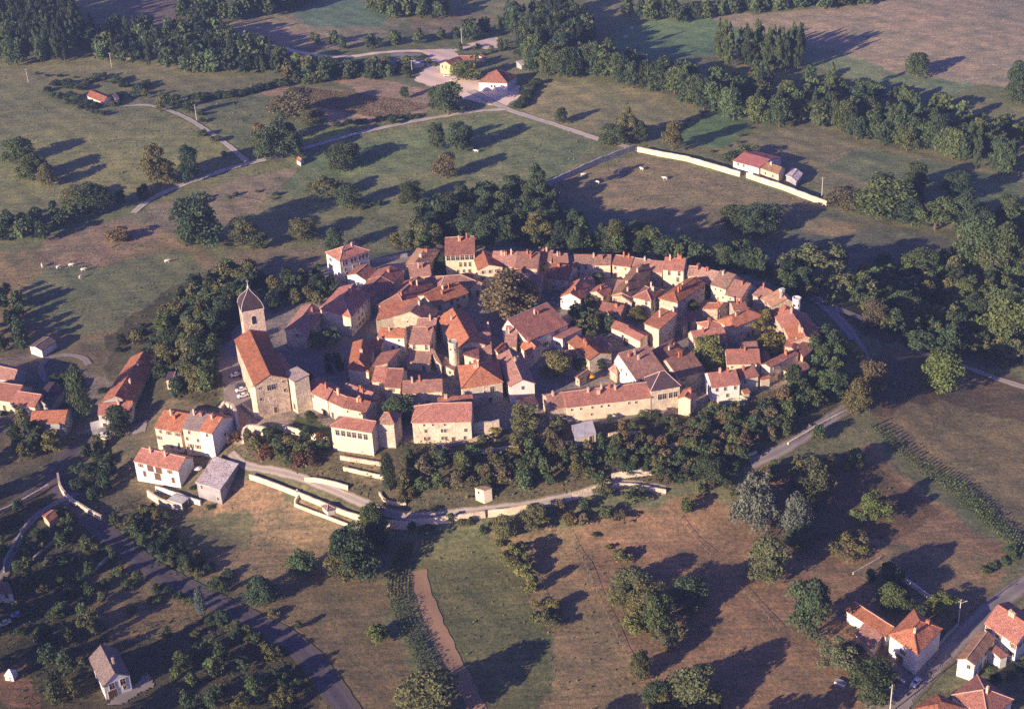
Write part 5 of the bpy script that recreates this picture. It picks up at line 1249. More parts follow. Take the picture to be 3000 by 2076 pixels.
T('F', 1960, 1540, 96, 90, 'b', 'd', label='large dark green bush above the bottom road pole')
T('F', 1550, 1345, 80, 80, 'b', 'd', label='round dark tree beside the long meadow shadow')
T('F', 1440, 1500, 46, 66, 'b', 'o', label='olive bush on the meadow fence')
T('F', 1560, 1555, 100, 90, 'b', 'o', label='broad olive tree at the bottom edge, right of the fence')
T('F', 970, 1565, 130, 100, 'b', 'o', label='large olive tree at the bottom edge by the tilled strip')
T('F', 845, 1430, 46, 40, 's', 'l', label='light green bush left of the dark crop rows')
T('F', 1400, 1250, 40, 34, 's', 'o', label='small round shrub between two meadow shadows')
cl = 'trees in the lower meadows'
for a in [(805, 1250, 100, 130, 'b', 'd'), (780, 1270, 70, 90, 'b', 'o'), (850, 1210, 60, 80, 'b', 'd'), (840, 1170, 60, 60, 'b', 'g'), (685, 1270, 60, 64, 'b', 'g'), (595, 1335, 70, 60, 'b', 'd'), (1135, 1190, 50, 60, 'b', 'o'), (1160, 1250, 56, 70, 'w', 'y'), (1180, 1285, 40, 40, 's', 'y'), (1210, 1170, 60, 60, 'b', 'o'),
          (1425, 1310, 80, 60, 'b', 'o'), (1460, 1350, 90, 80, 'b', 'o'), (1480, 1390, 70, 90, 'b', 'g'), (1400, 1345, 60, 50, 'b', 'o'), (1500, 1420, 60, 70, 'w', 'o'), (1215, 1390, 40, 40, 's', 'o'), (1245, 1360, 30, 40, 's', 'o'), (1420, 1410, 50, 36, 's', 'y'),
          (205, 1400, 44, 66, 'w', 'o'), (1600, 1060, 70, 60, 'b', 'd'), (1480, 1570, 60, 60, 'b', 'd'), (1200, 1310, 30, 50, 's', 'y')]:
    T('F', *a, cluster=cl)
# ---------------------------------------------------------------- belts and woods
belt([(1230, 172), (1330, 168), (1440, 195), (1530, 220), (1620, 255), (1700, 278), (1780, 270), (1860, 285), (1960, 312), (2060, 334), (2150, 356), (2230, 378), (2310, 400)], 78, (13, 18), 'trees of the riverside row', 'bbp', 'dggd', 7)
belt([(1290, 150), (1400, 150), (1520, 185), (1640, 215), (1760, 235), (1880, 262), (2000, 285), (2120, 312), (2310, 350)], 46, (11, 15), 'trees right behind the riverside row', 'b', 'dgg', 8)
belt([(1615, 150), (1680, 158), (1740, 165), (1800, 165), (1800, 140), (1620, 125)], 40, (17, 21), 'poplar clump beyond the riverside row', 'p', 'gdg', closed=True)
belt([(1640, 180), (1760, 195), (1870, 212), (1980, 228), (2080, 245), (2180, 280), (2310, 320)], 34, (8, 12), 'loose trees of the upper valley', 'b', 'dg', 12)
belt([(1130, 60), (1290, 30), (1330, 90), (1290, 160), (1200, 175), (1150, 110)], 62, (15, 20), 'dark wood right of the farmyard', 'bbp', 'dgk', closed=True)
belt([(1050, 85), (1150, 75), (1150, 60), (1060, 68)], 6, (9, 13), 'trees above the sandy bank', 'bp', 'dg', closed=True)
belt([(1430, 40), (1560, 42), (1700, 22), (1850, 14), (1960, 0)], 50, (9, 14), 'wood edge along the top of the photo', 'b', 'dg', 10)
belt([(-10, 60), (80, 30), (170, 50), (190, 110), (160, 150), (0, 152)], 74, (18, 24), 'poplar wood in the top left corner', 'ppb', 'dkg', closed=True)
belt([(180, 90), (300, 80), (450, 75), (560, 110), (640, 150), (640, 178), (480, 168), (240, 150)], 110, (11, 16), 'wood behind the far left hill', 'bbp', 'dkg', closed=True)
belt([(430, 40), (520, 45), (640, 18), (700, 0)], 34, (11, 15), 'wood at the top, left of the centre', 'b', 'dg', 12)
belt([(830, 20), (900, 40), (990, 42), (1000, 20)], 18, (10, 15), 'far trees right of the striped field', 'b', 'dg', 8)
belt([(690, 95), (800, 112), (900, 100), (1000, 92), (1060, 90)], 20, (6, 9), 'hedge trees along the quarry track', 'b', 'dg', 7)
belt([(640, 150), (760, 165), (880, 155), (935, 150), (935, 170), (860, 178), (700, 190), (640, 190)], 46, (7, 12), 'bushy trees left of the farmyard', 'bbs', 'dgo', closed=True)
belt([(330, 220), (390, 255), (430, 275)], 7, (6, 9), 'hedge trees right of the lone bungalow', 'b', 'odg', 6)
belt([(130, 190), (190, 235), (215, 250), (260, 230), (320, 210), (330, 195), (200, 185)], 30, (6, 9), 'garden bushes around the lone bungalow', 's', 'dk')
belt([(430, 225), (500, 222), (560, 212), (620, 195), (655, 188)], 34, (6, 8.5), 'hedge below the far left hill', 's', 'dk', 3)
belt([(940, 545), (960, 490), (1080, 450), (1230, 440), (1260, 530), (1330, 560), (1240, 565), (1060, 540)], 66, (9, 14), 'dark wood behind the northern row', 'b', 'kdd', closed=True)
belt([(1250, 560), (1350, 560), (1480, 568), (1600, 585), (1700, 605), (1790, 640), (1850, 680)], 44, (6, 10), 'dark hedge behind the northern row', 'b', 'kdg', 6)
belt([(1900, 650), (1980, 600), (2130, 590), (2180, 560), (2306, 600), (2320, 830), (2220, 800), (2130, 770), (1990, 750), (1950, 720)], 170, (6, 10), 'thicket east of the village', 'bbw', 'dkgogo', closed=True)
belt([(2160, 540), (2306, 480), (2320, 600), (2200, 620)], 14, (8, 13), 'tall trees at the right edge', 'b', 'dg', closed=True)
belt([(390, 680), (470, 640), (560, 625), (600, 650), (560, 690), (520, 730), (490, 770), (480, 850), (500, 900), (400, 910), (345, 850), (370, 750)], 90, (8, 12), 'grove left of the church', 'bbw', 'dkoog', closed=True)
belt([(600, 660), (640, 640), (740, 625), (760, 640), (700, 680), (620, 700)], 12, (5, 9), 'trees between bell tower and mansion', 'b', 'dko', closed=True)
belt([(240, 780), (330, 730), (380, 720), (360, 800), (300, 810)], 10, (4, 8), 'bushes above the long farm range', 'bs', 'dko', closed=True)
belt([(-20, 480), (60, 500), (150, 470), (210, 478), (100, 540), (0, 560)], 16, (7, 11), 'hedge trees left of the brown pasture', 'b', 'dkg', closed=True)
belt([(240, 470), (320, 440), (400, 430)], 8, (5, 7), 'hedge along the thin lane', 'b', 'kd', 4)
belt([(-20, 640), (10, 650), (60, 720), (90, 760), (30, 800), (-20, 780)], 13, (6, 10), 'trees at the left edge above the grey hall', 'b', 'dkg', closed=True)
belt([(0, 990), (60, 950), (150, 960), (130, 1040), (20, 1040)], 10, (7, 10), 'big trees left of the roadside houses', 'b', 'ood', closed=True)
belt([(140, 1040), (220, 1010), (260, 1040), (220, 1140), (160, 1110)], 15, (5, 8), 'bushes in the bend of the dark road', 'bs', 'kdo', closed=True)
belt([(500, 1010), (560, 985), (720, 990), (740, 1040), (700, 1060), (600, 1050), (520, 1040)], 20, (4, 7), 'garden trees below the church', 'bw', 'dogr', closed=True)
belt([(885, 1020), (1000, 1035), (1100, 1025), (1200, 1010), (1400, 1000), (1500, 990), (1500, 1060), (1300, 1080), (1200, 1110), (1020, 1110), (900, 1140)], 66, (4, 8), 'castle garden trees', 'bbwb', 'dogogb', closed=True)
belt([(1500, 985), (1600, 945), (1720, 930), (1840, 860), (1870, 890), (1800, 960), (1700, 1040), (1560, 1075), (1500, 1060)], 64, (4, 8), 'eastern garden trees', 'bbw', 'dogogb', closed=True)
belt([(1760, 830), (1850, 770), (1900, 830), (1880, 900), (1780, 900)], 18, (8, 12), 'large trees below the curved terrace', 'b', 'dg', closed=True)
belt([(1240, 1150), (1340, 1150), (1440, 1110), (1530, 1095), (1600, 1085), (1700, 1060), (1800, 1020), (1880, 990)], 58, (3.5, 7), 'trees along the foot of the gardens', 'bw', 'odgb', 12)
belt([(930, 1190), (1020, 1190), (1100, 1185), (1200, 1170)], 12, (3, 5), 'bushes at the foot of the rampart', 'sb', 'dgo', 4)
belt([(1140, 1200), (1170, 1280), (1220, 1370), (1260, 1440)], 12, (3, 5), 'bushes dividing the green and dry meadows', 'sw', 'oyo', 4)
belt([(140, 1130), (200, 1200), (260, 1250), (330, 1290), (430, 1340), (500, 1370)], 46, (3.5, 6), 'hedge along the dark road', 'sb', 'odg', 17)
belt([(230, 1190), (340, 1150), (420, 1200), (480, 1290), (440, 1320), (330, 1250)], 40, (3, 6.5), 'scrub below the white chalet', 'sbw', 'dok', closed=True)
belt([(0, 1130), (100, 1160), (100, 1260), (220, 1340), (180, 1420), (60, 1400), (0, 1330)], 26, (3, 6), 'shaded garden trees at the lower left', 'bsw', 'dog', closed=True)
belt([(100, 1440), (150, 1430), (200, 1500), (190, 1590), (120, 1590)], 8, (5, 8), 'trees left of the steep roofed chalet', 'b', 'dok', closed=True)
belt([(380, 1470), (520, 1450), (660, 1470), (740, 1540), (760, 1600), (400, 1600)], 20, (5, 8), 'dark grove at the bottom left', 'bw', 'dog', closed=True)
belt([(470, 1390), (560, 1430), (640, 1480), (720, 1560)], 8, (3, 5), 'roadside bushes at the bottom', 's', 'do', 4)
belt([(1650, 1600), (1500, 1600), (1480, 1560)], 4, (6, 8), 'bushes at the bottom centre', 'b', 'do', 4)
belt([(2200, 1290), (2260, 1270), (2310, 1240)], 7, (3, 5), 'hedge at the right end of the vineyard', 's', 'dg', 3)
belt([(1940, 1290), (2010, 1290), (2060, 1340), (2080, 1400), (2000, 1390)], 8, (4, 6), 'garden trees behind the large white house', 'b', 'kd', closed=True)
belt([(2230, 1540), (2306, 1500), (2320, 1440)], 5, (3, 5), 'bushes beside the right edge house', 's', 'dk', 3)
belt([(1330, 690), (1360, 720), (1320, 780), (1280, 740)], 8, (5, 7), 'orchard right of the largest central house', 'w', 'dog', closed=True)
for p in [(1560, 690), (1585, 650), (1480, 660), (950, 870), (700, 940), (690, 850), (1350, 820), (1310, 820), (1640, 740), (1590, 660), (1420, 605)]:
    T('F', p[0], p[1], 26, 28, 'b', 'dgo'[p[0] % 3], cluster='small courtyard trees inside the village')
# unseen trees added beyond the left and bottom edges to throw shade into view
mb = []
for (a, b2) in [(-60, 1220), (-90, 1300), (-60, 1380), (-100, 1450), (-60, 1530), (60, 1720), (-150, 1240), (-80, 1140), (-190, 1440), (340, 1760), (1330, 1730), (1420, 1740), (1600, 1720), (1180, 1740), (1690, 1720), (-70, 1060), (-110, 1000)]:
    g = G('F', (a, b2)); mb.append((g.x, g.y))
for i, (x, y) in enumerate(mb):
    tree('b', Vector((x, y, 0)), 14 + (i % 3), 10 + i % 2, 'd', 'unseen trees added for shade beyond the frame', simple=True)
belt([(640, 650), (735, 635), (775, 652), (765, 682), (700, 690), (650, 700)], 12, (5, 8), 'trees below the square white mansion', 'b', 'kdo', closed=True)
belt([(725, 815), (775, 805), (785, 830), (740, 845)], 5, (3.5, 5), 'shaded trees by the church square', 'b', 'kd', closed=True)
belt([(1255, 695), (1320, 680), (1370, 715), (1375, 750), (1320, 760), (1270, 735)], 9, (5.5, 8), 'dark trees in the central orchard', 'b', 'do', closed=True)
belt([(885, 985), (960, 985), (1000, 1000), (1200, 978), (1300, 965), (1420, 960), (1500, 955), (1580, 935), (1700, 905)], 34, (3, 5), 'low shrubs under the southern houses', 'bsw', 'dogyb', 6)
belt([(880, 560), (930, 520), (990, 545), (960, 560)], 8, (6, 9), 'bushes left of the timbered tower house', 'b', 'od', closed=True)
belt([(1170, 246), (1190, 215), (1212, 188)], 12, (5, 8), 'dark hedge right of the far farmyard', 's', 'dk', 2)
belt([(1600, 243), (1550, 280), (1500, 300)], 8, (2.5, 4), 'hedge below the riverside row', 's', 'dk', 3)
belt([(95, 203), (165, 235), (235, 266)], 14, (4, 6.5), 'hedge left of the lone bungalow', 's', 'dk', 2)
belt([(440, 260), (470, 300), (510, 335), (550, 360)], 14, (5, 8), 'hedge along the climbing lane', 's', 'do', 4)
belt([(1690, 275), (1660, 330), (1600, 345)], 7, (2.5, 4), 'hedge behind the long cream wall', 's', 'do', 3)
belt([(760, 287), (860, 272), (960, 262)], 14, (4, 6), 'hedge under the ploughed field', 's', 'dk', 2)
belt([(1720, 815), (1750, 820), (1755, 845)], 4, (3, 4), 'shrubs between the eastern houses', 's', 'og')
belt([(1300, 1165), (1420, 1260), (1440, 1380), (1480, 1480)], 9, (2.5, 4), 'shrubs along the meadow fence', 's', 'oyo', 5)
for p in [(1352, 612), (1368, 602), (1345, 628)]:
    T('F', p[0], p[1], 24, 26, 'b', 'g', cluster='small courtyard trees inside the village')
belt([(868, 135), (960, 130), (970, 150), (900, 160)], 9, (3, 5), 'young trees planted beside the quarry', 's', 'do', 3)
belt([(1030, 118), (1120, 100), (1140, 112), (1060, 130)], 14, (4, 6), 'row of small trees above the farmyard', 'bs', 'dg', 3)
belt([(870, 128), (868, 160), (930, 178)], 8, (4, 6), 'small trees left of the farmyard', 'bs', 'dg', 3)
belt([(1170, 225), (1180, 205), (1205, 190)], 5, (4, 6), 'bushes behind the white barn', 's', 'dk', 2)
belt([(1900, 1440), (1960, 1480), (2000, 1510)], 5, (2.5, 4), 'bushes below the brown lean shed', 's', 'do', 3)
belt([(2160, 1500), (2230, 1480), (2306, 1510)], 6, (2, 4), 'garden shrubs around the lower right houses', 's', 'dg', 4)
belt([(2110, 1450), (2180, 1385), (2240, 1340)], 5, (2, 3), 'low bushes along the lower right road', 's', 'do', 2)
belt([(0, 935), (60, 925), (150, 930), (240, 900)], 9, (3, 5), 'garden shrubs between the left houses', 's', 'dk', 5)
belt([(110, 850), (170, 840), (180, 870), (120, 880)], 8, (3, 5), 'bushes inside the curved gravel drive', 's', 'dg', closed=True)
belt([(330, 1060), (420, 1090), (520, 1130), (470, 1150), (380, 1120)], 9, (2, 4), 'bushes around the white chalet garden', 's', 'dog', closed=True)
belt([(640, 445), (560, 440), (470, 450), (400, 470)], 8, (3, 5), 'shrubs along the pasture fence', 's', 'do', 4)
belt([(60, 165), (200, 180), (330, 200)], 9, (3, 5), 'shrubs along the crest pasture', 's', 'dk', 3)
belt([(780, 470), (880, 455), (960, 465)], 7, (3, 5), 'shrubs below the far pasture', 's', 'do', 4)
belt([(160, 1100), (250, 1185), (330, 1245), (440, 1300), (560, 1355), (680, 1440)], 40, (3, 5.5), 'bushes on the upper verge of the dark road', 'sb', 'odg', 4)
belt([(110, 1130), (200, 1215), (290, 1280), (380, 1335), (470, 1385), (590, 1450), (700, 1550)], 40, (3, 5), 'bushes on the lower verge of the dark road', 'sb', 'dgo', 4)
belt([(0, 1190), (100, 1170), (230, 1290), (210, 1400), (60, 1440), (0, 1400)], 22, (3, 6), 'bushes in the lower left plots', 'bs', 'kdg', closed=True)
finish_labels()
# ---------------------------------------------------------------- undergrowth (uncountable)
def scatter(name, polys, dens, size, colr, label, hmax=1.4, up=.5):
    Ps = []
    for reg, poly, k in polys:
        pw = wpoly(poly, reg); xs = [p[0] for p in pw]; yv = [p[1] for p in pw]
        n = int((max(xs) - min(xs)) * (max(yv) - min(yv)) * dens * k)
        X = rng.uniform(min(xs), max(xs), n); Y = rng.uniform(min(yv), max(yv), n)
        nz = np.sin(X / 3.3 + 2 * np.sin(Y / 5.1)) * np.cos(Y / 2.7 + np.sin(X / 4.4)) + .5 * np.sin(X / 1.2) * np.sin(Y / 1.4)
        m = inpoly(pw, X, Y) & (nz > rng.uniform(-.9, .5, n))
        X, Y, nz = X[m], Y[m], nz[m]
        Ps.append(np.stack([X, Y, H(X, Y) + rng.random(len(X)) * hmax * np.clip(.5 + nz, .15, 1.4)], 1))
    P = np.concatenate(Ps); keep = np.array([not hits_house(x, y, .3) for x, y in P[:, :2]]); P = P[keep]
    nn = rng.normal(size=P.shape); nn[:, 2] = np.abs(nn[:, 2]) + up; nn /= np.linalg.norm(nn, axis=1)[:, None]
    me = quads_to_mesh(name, P, nn, size * rng.uniform(.5, 1.4, len(P)), rng.random(len(P)))
    o = bpy.data.objects.new(name, me); C.objects.link(o); o.color = (*LEAFC[colr], 1)
    tag(o, label, None, None, 'stuff'); o['category'] = name.replace('_', ' '); return o
scatter('undergrowth', [('F', [(940, 545), (960, 490), (1230, 430), (1260, 530), (1480, 570), (1790, 610), (1900, 660), (1880, 700), (1700, 625), (1240, 572)], 1), ('F', [(1900, 650), (1980, 600), (2130, 590), (2306, 500), (2320, 830), (2220, 800), (2130, 775), (1990, 755), (1950, 720)], 1)], 1.1, 1.0, 'd', 'dark scrub under the trees north and east of the village', 1.6)
scatter('undergrowth', [('F', [(380, 680), (560, 620), (620, 650), (560, 700), (490, 780), (490, 900), (400, 915), (330, 850)], 1), ('F', [(500, 1010), (740, 985), (880, 1060), (870, 1140), (640, 1060)], .8), ('F', [(885, 990), (1240, 975), (1560, 930), (1850, 860), (1890, 930), (1700, 1040), (1500, 1085), (1240, 1120), (900, 1150)], 1)], 0.8, .6, 'o', 'low garden scrub on the slopes around the village', 1.6)
scatter('undergrowth', [('F', [(140, 1120), (330, 1130), (480, 1280), (560, 1380), (430, 1330), (280, 1250)], 1), ('F', [(0, 1180), (100, 1180), (280, 1270), (200, 1360), (200, 1590), (60, 1590), (0, 1500)], .9), ('F', [(220, 1440), (420, 1380), (700, 1500), (760, 1600), (350, 1600)], .8)], 0.9, .55, 'd', 'dark rough ground cover at the lower left', 1.3)
scatter('weeds', [('F', [(1110, 1190), (1290, 1190), (1440, 1540), (1200, 1590), (1260, 1480)], .6), ('F', [(1330, 1250), (1520, 1300), (1560, 1450), (1470, 1560)], 1), ('F', [(1700, 1080), (1900, 1020), (2010, 1080), (2000, 1220), (1850, 1220)], 1), ('F', [(940, 1210), (1100, 1190), (1250, 1480), (1080, 1560)], .7), ('F', [(500, 1110), (650, 1120), (820, 1180), (760, 1290), (500, 1310)], .5)], .30, .5, 'o', 'tufts and low weeds scattered over the lower meadows', .5)
scatter('weeds', [('F', [(0, 160), (600, 185), (640, 200), (545, 365), (300, 420), (0, 420)], .5), ('F', [(450, 240), (1200, 260), (1350, 320), (1230, 410), (980, 480), (620, 470)], .5), ('F', [(1240, 412), (1440, 345), (1860, 465), (1720, 540), (1240, 450)], .5), ('F', [(0, 610), (285, 490), (480, 600), (330, 760), (0, 770)], .6), ('F', [(470, 600), (560, 540), (900, 480), (900, 560), (620, 620)], .8)], .16, .7, 'o', 'tufts scattered over the far pastures', .5)
# ---------------------------------------------------------------- crop rows
def rows(name, line_a, line_b, n, h, w, colr, label, along=True):
    """rows between two side lines given in F pixels"""
    A = resample(smooth(wline(line_a)), 1.0); B = resample(smooth(wline(line_b)), 1.0); P = []
    def at(L, t): k = t * (len(L) - 1); i = min(int(k), len(L) - 2); return L[i].lerp(L[i + 1], k - i)
    if along: lines = [[at(A, t).lerp(at(B, t), (i + .5) / n) for t in np.linspace(0, 1, 140)] for i in range(n)]
    else: lines = [[at(A, (i + .5) / n).lerp(at(B, (i + .5) / n), t) for t in np.linspace(0, 1, 30)] for i in range(n)]
    for ln in lines:
        for a, b2 in zip(ln, ln[1:]):
            for _ in range(max(1, int((b2 - a).length * 13))):
                if rng.random() < .12: continue
                p = a.lerp(b2, rng.random()); P.append((p.x + rng.normal() * w, p.y + rng.normal() * w, hz(p.x, p.y) + rng.random() * h))
    P = np.array(P); nn = rng.normal(size=P.shape); nn[:, 2] = np.abs(nn[:, 2]) + .3; nn /= np.linalg.norm(nn, axis=1)[:, None]
    o = bpy.data.objects.new(name, quads_to_mesh(name, P, nn, rng.uniform(.25, .55, len(P)), rng.random(len(P)))); C.objects.link(o)
    o.color = (*LEAFC[colr], 1); tag(o, label, None, None, 'stuff'); o['category'] = 'crop rows'
rows('vineyard', [(1955, 960), (2100, 1080), (2210, 1175), (2306, 1262)], [(1975, 950), (2128, 1060), (2230, 1145), (2318, 1232)], 60, 1.9, .08, 'g', 'strip of short vine rows between the two right hand fields', along=False)
rows('vegetable_rows', [(905, 1225), (880, 1270), (868, 1320), (868, 1345)], [(930, 1222), (928, 1270), (922, 1310), (924, 1345)], 7, .8, .10, 'o', 'brownish rows of vegetables beside the tilled strip')
rows('tall_crop', [(872, 1350), (900, 1430), (935, 1500), (960, 1560)], [(924, 1350), (945, 1420), (980, 1490), (1010, 1545)], 5, 2.0, .14, 'd', 'dark tall crop rows beside the tilled strip')
rows('vegetable_rows', [(640, 215), (700, 240), (860, 268)], [(650, 195), (820, 212), (980, 238)], 16, .35, .12, 'b', 'faint stubble lines of the far ploughed field')
M_WOODG = plain('weathered_wood', (.26, .20, .15), .9)
# ---------------------------------------------------------------- utility poles
def pole_mesh(lamp=False):
    mb = MB(); mb.lathe((0, 0, 0), [(.20, -.6), (.17, 4), (.12, 9.6)], 8); return mb.mesh('shaft', M_CONC)
PM = pole_mesh()
mbx = MB(); mbx.box((0, 0, 9.0), (1.9, .14, .14)); 
for s in (-.8, 0, .8): mbx.lathe((s, 0, 9.08), [(.07, 0), (.1, .12), (.05, .3)], 6)
XM = mbx.mesh('crossarm', M_CONC)
mbl = MB(); mbl.beam((0, 0, 7.6), (1.5, 0, 8.1), .09, .09); mbl.box((1.7, 0, 8.1), (.7, .28, .16)); LM = mbl.mesh('lamp_arm', M_CONC)
def pole(reg, p, label, hsc=1.0, rz=0.0, lamp=False):
    g = G(reg, p); o = empty('utility_pole', g); tag(o, label, 'pole', 'concrete poles of the power line')
    inst('shaft', PM, o, sc=(1, 1, hsc)); inst('crossarm', XM, o, (0, 0, 9 * (hsc - 1)), rz)
    if lamp: inst('lamp_arm', LM, o, (0, 0, 0), .2)
pole('1', (755, 452), 'pale pole on the crest of the far left hill', .95, .5)
pole('1', (2055, 500), 'pale pole at the right end of the far left hill', .9, .5)
pole('1', (1330, 812), 'pale pole in the hedge right of the lone bungalow', .95, .8)
pole('1', (192, 558), 'thin pole at the far left edge of the hill pasture', .9, .3)
pole('P', (1673, 915), 'pole at the right end of the long cream wall', 1.05, .3)
pole('O', (1166, 272), 'tall pole above the sandy bank', 1.1, .3)
pole('O', (685, 545), 'pole left of the farmyard in front of the quarry', .85, .3)
pole('N', (1236, 840), 'pole with a lamp beside the lower right road', .95, .6, True)
pole('N', (626, 1640), 'pole cut by the bottom edge at the lower right', 1.1, .6)
# ---------------------------------------------------------------- cars
def car_parts():
    L, Wd = 4.0, 1.6; prof = [(-2.0, .35), (-2.0, .75), (-1.85, .92), (-.95, .98), (-.45, 1.38), (.85, 1.40), (1.55, 1.0), (1.95, .9), (2.0, .35)]
    mb = MB(); n = len(prof); vs = []
    for sy, k in ((-1, 1), (1, 1)):
        for x, z in prof: vs.append((x, sy * Wd / 2 * (1 if z < 1.1 else .84), z))
    mb.add(vs, [tuple(range(n)), tuple(reversed(range(n, 2 * n)))] + [(i, i + n, (i + 1) % n + n, (i + 1) % n) for i in range(n)])
    body = mb.mesh('body', CARM[0]); mg = MB()
    mg.add([(-.97, -.64, 1.0), (-.97, .64, 1.0), (-.49, .60, 1.36), (-.49, -.60, 1.36)], [(0, 1, 2, 3)]); mg.v = [(x - .03, y, z + .03) for x, y, z in mg.v]
    mg.add([(1.53, -.64, 1.03), (1.53, .64, 1.03), (.90, .6, 1.40), (.90, -.6, 1.40)], [(3, 2, 1, 0)])
    for s in (-1, 1): mg.add([(-.8, s * .79, 1.02), (1.3, s * .79, 1.02), (.8, s * .70, 1.34), (-.45, s * .70, 1.34)], [(0, 1, 2, 3) if s < 0 else (3, 2, 1, 0)])
    glass = mg.mesh('windows', M_GLASS); mw = MB()
    for i in range(1):
        vs = [(0.31 * math.cos(a), y, .31 * math.sin(a)) for y in (-.1, .1) for a in [j * math.pi / 6 for j in range(12)]]
        mw.add(vs, [tuple(range(12)), tuple(reversed(range(12, 24)))] + [(j, j + 12, (j + 1) % 12 + 12, (j + 1) % 12) for j in range(12)])
    return body, glass, mw.mesh('wheel', M_TYRE)
CARM = [plain('car_white', (.78, .78, .76), .35, .03), plain('car_blue', (.30, .38, .52), .35, .05), plain('car_dark', (.10, .10, .13), .35, .05), plain('car_cream', (.70, .64, .42), .4, .05), plain('car_red', (.40, .06, .05), .4, .05)]
M_GLASS = plain('car_glass', (.03, .03, .04), .15, .1); M_TYRE = plain('tyre', (.03, .03, .03), .9, .1)
CB, CG, CWH = car_parts(); CBS = [CB]
for k in range(1, 5): m = CB.copy(); m.materials[0] = CARM[k]; CBS.append(m)
def car(reg, p, ang, k, label):
    g = G(reg, p); g.z += .2; o = empty('parked_car', g); o.rotation_euler = (0, 0, ang); tag(o, label, 'car', 'parked cars')
    inst('body', CBS[k], o); inst('windows', CG, o)
    for x in (-1.25, 1.25):
        for y in (-.76, .76): inst('wheel', CWH, o, (x, y, .31))
car('E', (350, 585), .45, 0, 'white car parked alone left of the church, farthest of three')
car('E', (410, 755), .45, 0, 'white car parked left of the church, middle of three')
car('E', (432, 820), .45, 0, 'white car parked left of the church, nearest of three')
car('E', (400, 705), .45, 2, 'dark car beside the white ones left of the church')
car('E', (125, 290), 1.0, 1, 'pale blue car on the lane behind the church')
car('N', (860, 1375), .85, 0, 'white car at the roadside before the large white house')
car('O', (1022, 578), .2, 0, 'white car in front of the yellow farmhouse')
car('O', (1085, 622), .3, 3, 'cream car in the far farmyard, rightmost of the group')
car('O', (1055, 650), .3, 1, 'bluish car in the far farmyard')
car('J', (1192, 1300), -.2, 3, 'cream car on the road left of the cream roadside house')
car('J', (1145, 1262), -.2, 0, 'white car just behind the cream one on the left road')
car('Q', (160, 775), .4, 1, 'bluish car in the shade at the left edge')
car('Q', (215, 775), .4, 2, 'dark car beside the bluish one at the left edge')
car('Q', (45, 850), .6, 3, 'cream car by the house cut by the left edge')
car('K', (25, 525), .1, 3, 'small cream car near the very dark tree')
car('R' if 'R' in REG else '7', (710, 285), .2, 0, 'white car half hidden in bushes below the road bend')
# ---------------------------------------------------------------- cattle
def cow_mesh():
    me = bpy.data.meshes.new('cow')
    V = [(0, 0, 1.12), (-.75, 0, 1.14), (.62, 0, 1.10), (.98, 0, 1.28), (1.28, 0, 1.18), (1.55, 0, .98),
         (.52, .24, .72), (.50, .24, .40), (.50, .24, .04), (.52, -.24, .72), (.56, -.24, .40), (.60, -.24, .04),
         (-.68, .24, .78), (-.80, .24, .42), (-.74, .24, .04), (-.68, -.24, .78), (-.76, -.24, .42), (-.66, -.24, .04),
         (-1.02, 0, 1.18), (-1.10, 0, .62), (1.26, .24, 1.28), (1.26, -.24, 1.28)]
    Rr = [.40, .36, .36, .21, .17, .11, .13, .08, .07, .13, .08, .07, .15, .08, .07, .15, .08, .07, .05, .04, .05, .05]
    E = [(0, 1), (0, 2), (2, 3), (3, 4), (4, 5), (2, 6), (6, 7), (7, 8), (2, 9), (9, 10), (10, 11), (1, 12), (12, 13), (13, 14), (1, 15), (15, 16), (16, 17), (1, 18), (18, 19), (4, 20), (4, 21)]
    me.from_pydata(V, E, []); me.update(); o = bpy.data.objects.new('cow_source', me); C.objects.link(o)
    md = o.modifiers.new('skin', 'SKIN'); 
    for i, r in enumerate(Rr): me.skin_vertices[0].data[i].radius = (r, r)
    me.skin_vertices[0].data[0].use_root = True
    s = o.modifiers.new('sub', 'SUBSURF'); s.levels = 1; s.render_levels = 1
    dg = bpy.context.evaluated_depsgraph_get(); m2 = bpy.data.meshes.new_from_object(o.evaluated_get(dg)); m2.name = 'cow'
    bpy.data.objects.remove(o); m2.materials.clear(); m2.materials.append(M_COW); m2.materials.append(M_COW); return m2
CMESH = cow_mesh()
def cow(reg, p, ang, label):
    g = G(reg, p); g.z -= .02; o = inst('cow', CMESH, None, g, ang, (1.15, 1.15, 1.15)); tag(o, label, 'cow', 'white cattle grazing in the pastures')
